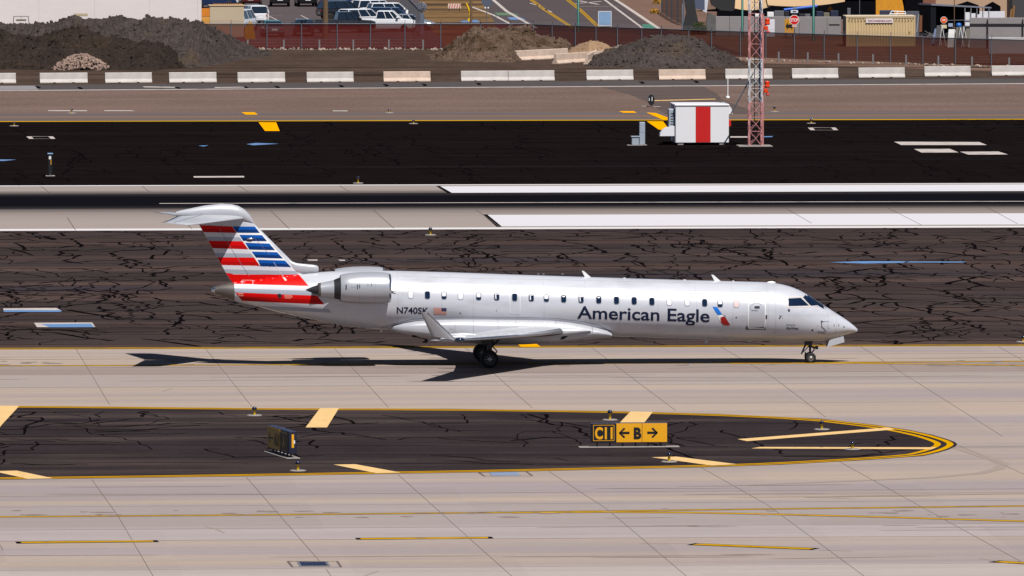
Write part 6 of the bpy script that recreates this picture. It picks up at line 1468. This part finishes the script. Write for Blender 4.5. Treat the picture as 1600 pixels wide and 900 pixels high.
# things on the container and beside it
g = G(1391,60); s = MB(); p = lambda x, y: tuple(U(x,y,g.y)); 
for q in (((1388,27),(1393,17.6)),((1398,27),(1403,18)),((1393,17.6),(1415,18.4)),((1391,22),(1416,21.5)),((1415,18.4),(1414,27))): s.tube(p(*q[0]), p(*q[1]), .05, 6)
tag(s.build('white_pipe_frame', pwhite, None, (g.x,g.y,0)), 'white pipe frame on top of the tan container', 'frame').location = (g.x,g.y,0)
slab('tank', 1375,1397,58,16.5,1.2,mat('slate_navy', (.035,.04,.075), .5),'dark slate tank behind the top right of the tan container','tank')
slab('grey_panel_stack', 1417,1436,66,17.5,.25,mat('panel_slate', (.09,.095,.115), .6),'tall slate grey panels leaning at the right end of the tan container','panels')
hang('silver_pipe', [(1431,50),(1433.4,50),(1436.4,22),(1434.6,22)], 67, alu, 'slim silver pipe leaning on the slate panels', 'pipe', .04); hang('rusty_board', [(1436,50),(1440.5,50),(1441,24),(1437,24)], 67, mat('rust_board', (.16,.06,.03), .8), 'narrow rusty board between the slate panels and the brick pillar', 'board', .04)
g = G(1442,66); s = MB(); rg = random.Random(9)
for k in range(16): a_ = Vector((rg.uniform(-.3,1.1),rg.uniform(-.3,.3),rg.uniform(0,.9))); s.tube(a_, a_+Vector((rg.uniform(-.6,.6),rg.uniform(-.2,.2),rg.uniform(-.3,.4))), .025, 5)
o = s.build('scrap_metal', mat('scrap_grey', (.22,.21,.21), .6, .3)); o.location = (g.x,g.y,0); tag(o, 'tangle of scrap bars at the foot of the brick pillar', 'scrap')
slab('timber_stack', 1428,1458,70,58,.8,mat('weathered_timber', (.16,.12,.12), .8, layers=[(.5,.5,8,.4,3)]),'low stack of weathered timber right of the tan container','timber')
# adobe building
a = G(1462,30); b = G(1640,33); L = (b-a).length; ad_ = mat('adobe_plaster', (.60,.44,.32), .9, layers=[(.4,.4,.4,.07,4)])
t = thing('plaster_building', (a.x,a.y,0), math.atan2(b.y-a.y,b.x-a.x), 'peach plaster building with pointed arch openings at top right', 'building')
s = MB(); s.box(0,L,0,.4,0,6); s.box(0,.3,.4,8,0,6); s.box(L-.3,L,.4,8,0,6); s.build('wall', ad_, t); s = MB(); s.box(-.2,L+.2,-.2,8.2,6,6.3); s.build('roof', ad_, t)
def px2l(x): return (G(x,30).x-a.x)
for (x0,x1,ya,yp) in ((1497,1535,7,1),(1545,1572,8,1)):
    q0, q1 = px2l(x0), px2l(x1); zt = lambda y: U(1500,y,a.y).z; s = MB(); s.prism([(q0,0),(q1,0),(q1,zt(ya)),((q0+q1)/2,zt(yp)),(q0,zt(ya))], -.02, -.003); s.build('arch_opening', shd, t)
q0 = px2l(1588); s = MB(); s.box(q0,q0+6,-.3,-.05,0,6); s.build('shutter', mat('shutter_dark', (.02,.018,.018), .8), t); q1 = px2l(1594); s = MB(); s.box(q1,q1+1.5,-.35,-.31,0,5.5); s.build('shutter_panel', mat('shutter_grey', (.07,.07,.075), .8), t)
for i, (x0,x1,yt) in enumerate(((1577,1580,14),(1581,1584,9))): hang('timber_plank', [(x0,30),(x1,30),(x1+2,yt),(x0+2,yt)], 44, mat('plank_brown', (.22,.12,.05), .8), ('short' if i == 0 else 'tall')+' brown plank leaning by the dark shutters', 'plank', .08)
# dark trailer
a = G(1454,64); b = G(1548,62); L = (b-a).length; H0 = U(1454,5.5,a.y).z; H1 = U(1548,11,b.y).z
t = thing('cargo_trailer', (a.x,a.y,0), math.atan2(b.y-a.y,b.x-a.x), 'dark open sided trailer with a slate roof edge and white panels inside', 'trailer')
kin = mat('trailer_dark', (.008,.009,.013), .8, spec=.1)
s = MB(); s.prism([(0,.35),(L,.35),(L,H1),(0,H0)], 1.9, 2.0); s.build('rear_wall', kin, t)
s = MB(); s.add([(0,-.1,H0-.16),(L,-.1,H1-.12),(L,2.1,H1-.12),(0,2.1,H0-.16),(0,-.1,H0),(L,-.1,H1),(L,2.1,H1),(0,2.1,H0)], [(0,3,2,1),(4,5,6,7),(0,1,5,4),(1,2,6,5),(2,3,7,6),(3,0,4,7)]); s.build('roof', mat('trailer_roof', (.20,.21,.26), .5), t)
s = MB(); s.box(0,L,0,2,.35,.5); s.build('floor', kin, t)
s = MB(); s.box(0,.55,0,1.9,.5,H0-.17); s.build('front_panel', kin, t)
for u in (.56,.66,.76,.86,.96): s = MB(); z = H0+(H1-H0)*u; s.box(L*u,L*u+.07,-.05,.03,.5,z-.13); s.build('stanchion', alu, t)
s = MB(); s.box(L*.17,L*.98,-.06,-.01,1.75,1.8); s.build('rail', mat('rail_grey', (.13,.14,.16), .5), t)
for i, (u0,u1,z0,z1) in enumerate(((.565,.655,1.0,2.25),(.67,.75,1.55,2.15),(.77,.85,1.5,2.05),(.87,.95,1.5,2.0))): s = MB(); s.box(L*u0,L*u1,.05,.09,z0,z1+.2); s.build('white_panel', mat('panel_white', (.74,.75,.80), .5), t)
for sx in (.3,.42): s = MB(); s.lathe([(-.1,.2),(-.1,.36),(.1,.36),(.1,.2)], 'y', (L*sx,.1,.36), 14); s.build('wheel', black, t)
slab('white_board', 1529,1570,58,17.8,.05,mat('panel_white', (1,1,1)),'long white board behind the stanchions right of the trailer','board')
# grey wall at the right
a = G(1515,76); b = G(1640,76.2); L = (b-a).length
t = thing('concrete_wall', (a.x,a.y,0), math.atan2(b.y-a.y,b.x-a.x), 'grey precast wall with a dark ledge at the right edge behind leaning frames', 'wall'); zt = U(1515,28,a.y).z
s = MB(); s.bbox(0,L,.3,.9,0,zt,.02); s.build('panel', cwall, t); s = MB(); s.box(0,L,.2,.29,zt-.62,zt-.50); s.build('ledge', darkm, t)
for u in (.22,.66): s = MB(); s.box(L*u,L*u+.08,.1,.28,0,zt-.1); s.build('strut', darkm, t)
# leaning frames and construction signs
fm = [mat('frame_white', (.60,.60,.60), .6), darkm, mat('frame_blue', (.10,.14,.24), .6), mat('frame_olive', (.12,.11,.09), .7)]
defs = [(1462,46,57,'slate leaning frame at the foot of the dark trailer',2),(1468,41,58,'white edged leaning frame below the orange octagon',1),(1489,47,60,'pale leaning frame left of the blue bag',0),(1497,44,60,'leaning frame directly under the blue bag',3),(1503,43,60,'white edged frame right of the blue bag',1),(1513,46,60,'twin leaning frames near the black cart',3),(1520,47,60,'low leaning frame right of the black cart',0),
        (1550,36,60,'tall dark panel leaning on the right grey wall',1),(1558,43,60,'black pointed panel with a white edge on the right grey wall',1),(1580,38,60,'blue panel leaning on the right grey wall',2),(1588,36,60,'black panel with a white edge near the right border of the picture',1)]
for i, (x, yt, yb, lb, c_) in enumerate(defs):
    yb += 14; g = G(x, yb); zt = U(x, yt-1, g.y).z; zb0 = 0
    t = thing('leaning_frame', (g.x,g.y,0), .1*((i*7) % 5-2), lb, 'frame', 'frames and panels leaning in the yard'); w3 = .17+.05*(i % 3)
    s = MB(); s.add([(-w3-.25,0,0),(w3-.25,0,0),(w3+.05,.5,zt),(-w3+.05,.5,zt),(-w3-.25,.04,0),(w3-.25,.04,0),(w3+.05,.54,zt),(-w3+.05,.54,zt)], [(0,1,2,3),(7,6,5,4),(0,4,5,1),(1,5,6,2),(2,6,7,3),(3,7,4,0)]); s.build('panel', fm[c_], t)
    s = MB(); s.tube((w3-.25,-.02,0),(w3+.05,.48,zt),.03,6); s.tube((w3+.05,.48,zt),(w3+.33,0,0),.03,6); s.build('support', fm[0], t)
g = G(1498,72); s = MB(); s.lathe([(1.55,.02),(1.6,.22),(1.8,.26),(1.98,.2),(2.02,.02)], 'z', (0,0,0), 12); s.tube((0,0,0),(0,0,1.6),.03,6); t = thing('hooded_signal', (g.x,g.y,0), 0, 'blue covered bundle on a stand amid the leaning frames', 'signal'); s.build('bundle', mat('bag_blue', (.02,.12,.40), .5), t)
g = G(1485,66); s = MB(); s.bbox(-.2,.2,-.06,.06,1.35,1.65,.01); s.tube((0,.1,0),(0,.1,1.5),.03,6); o = s.build('small_sign', mat('pale_blue_sign', (.35,.42,.55), .5)); o.location = (g.x,g.y,0); tag(o, 'small pale blue sign on a post right of the orange octagon', 'road sign')
g = G(1516,72); t = thing('air_compressor', (g.x,g.y,0), 0, 'black wheeled cart between the trailer and the right grey wall', 'cart')
s = MB(); s.bbox(-.7,.4,-.4,.4,1.2,1.75,.08); s.build('body', darkm, t); s = MB(); s.lathe([(-.1,.15),(-.1,.33),(.1,.33),(.1,.15)], 'y', (.35,-.45,1.25), 14); s.build('wheel', black, t); s = MB(); s.tube((-.7,0,1.5),(-1.6,0,1.62),.05,6); s.tube((.3,0,1.7),(1.0,0,2.3),.03,6); s.tube((-.5,0,0),(-.5,0,1.3),.05,6); s.tube((.3,0,0),(.3,0,1.3),.05,6); s.build('frame', darkm, t)
slab('pale_slab', 1545,1660,84,58.5,.5,mat('pale_edge', (.5,.49,.5), .8),'long pale ledge just above the top rail of the fence at the right edge','ledge')
# more yard clutter against the dark gaps, small real parts
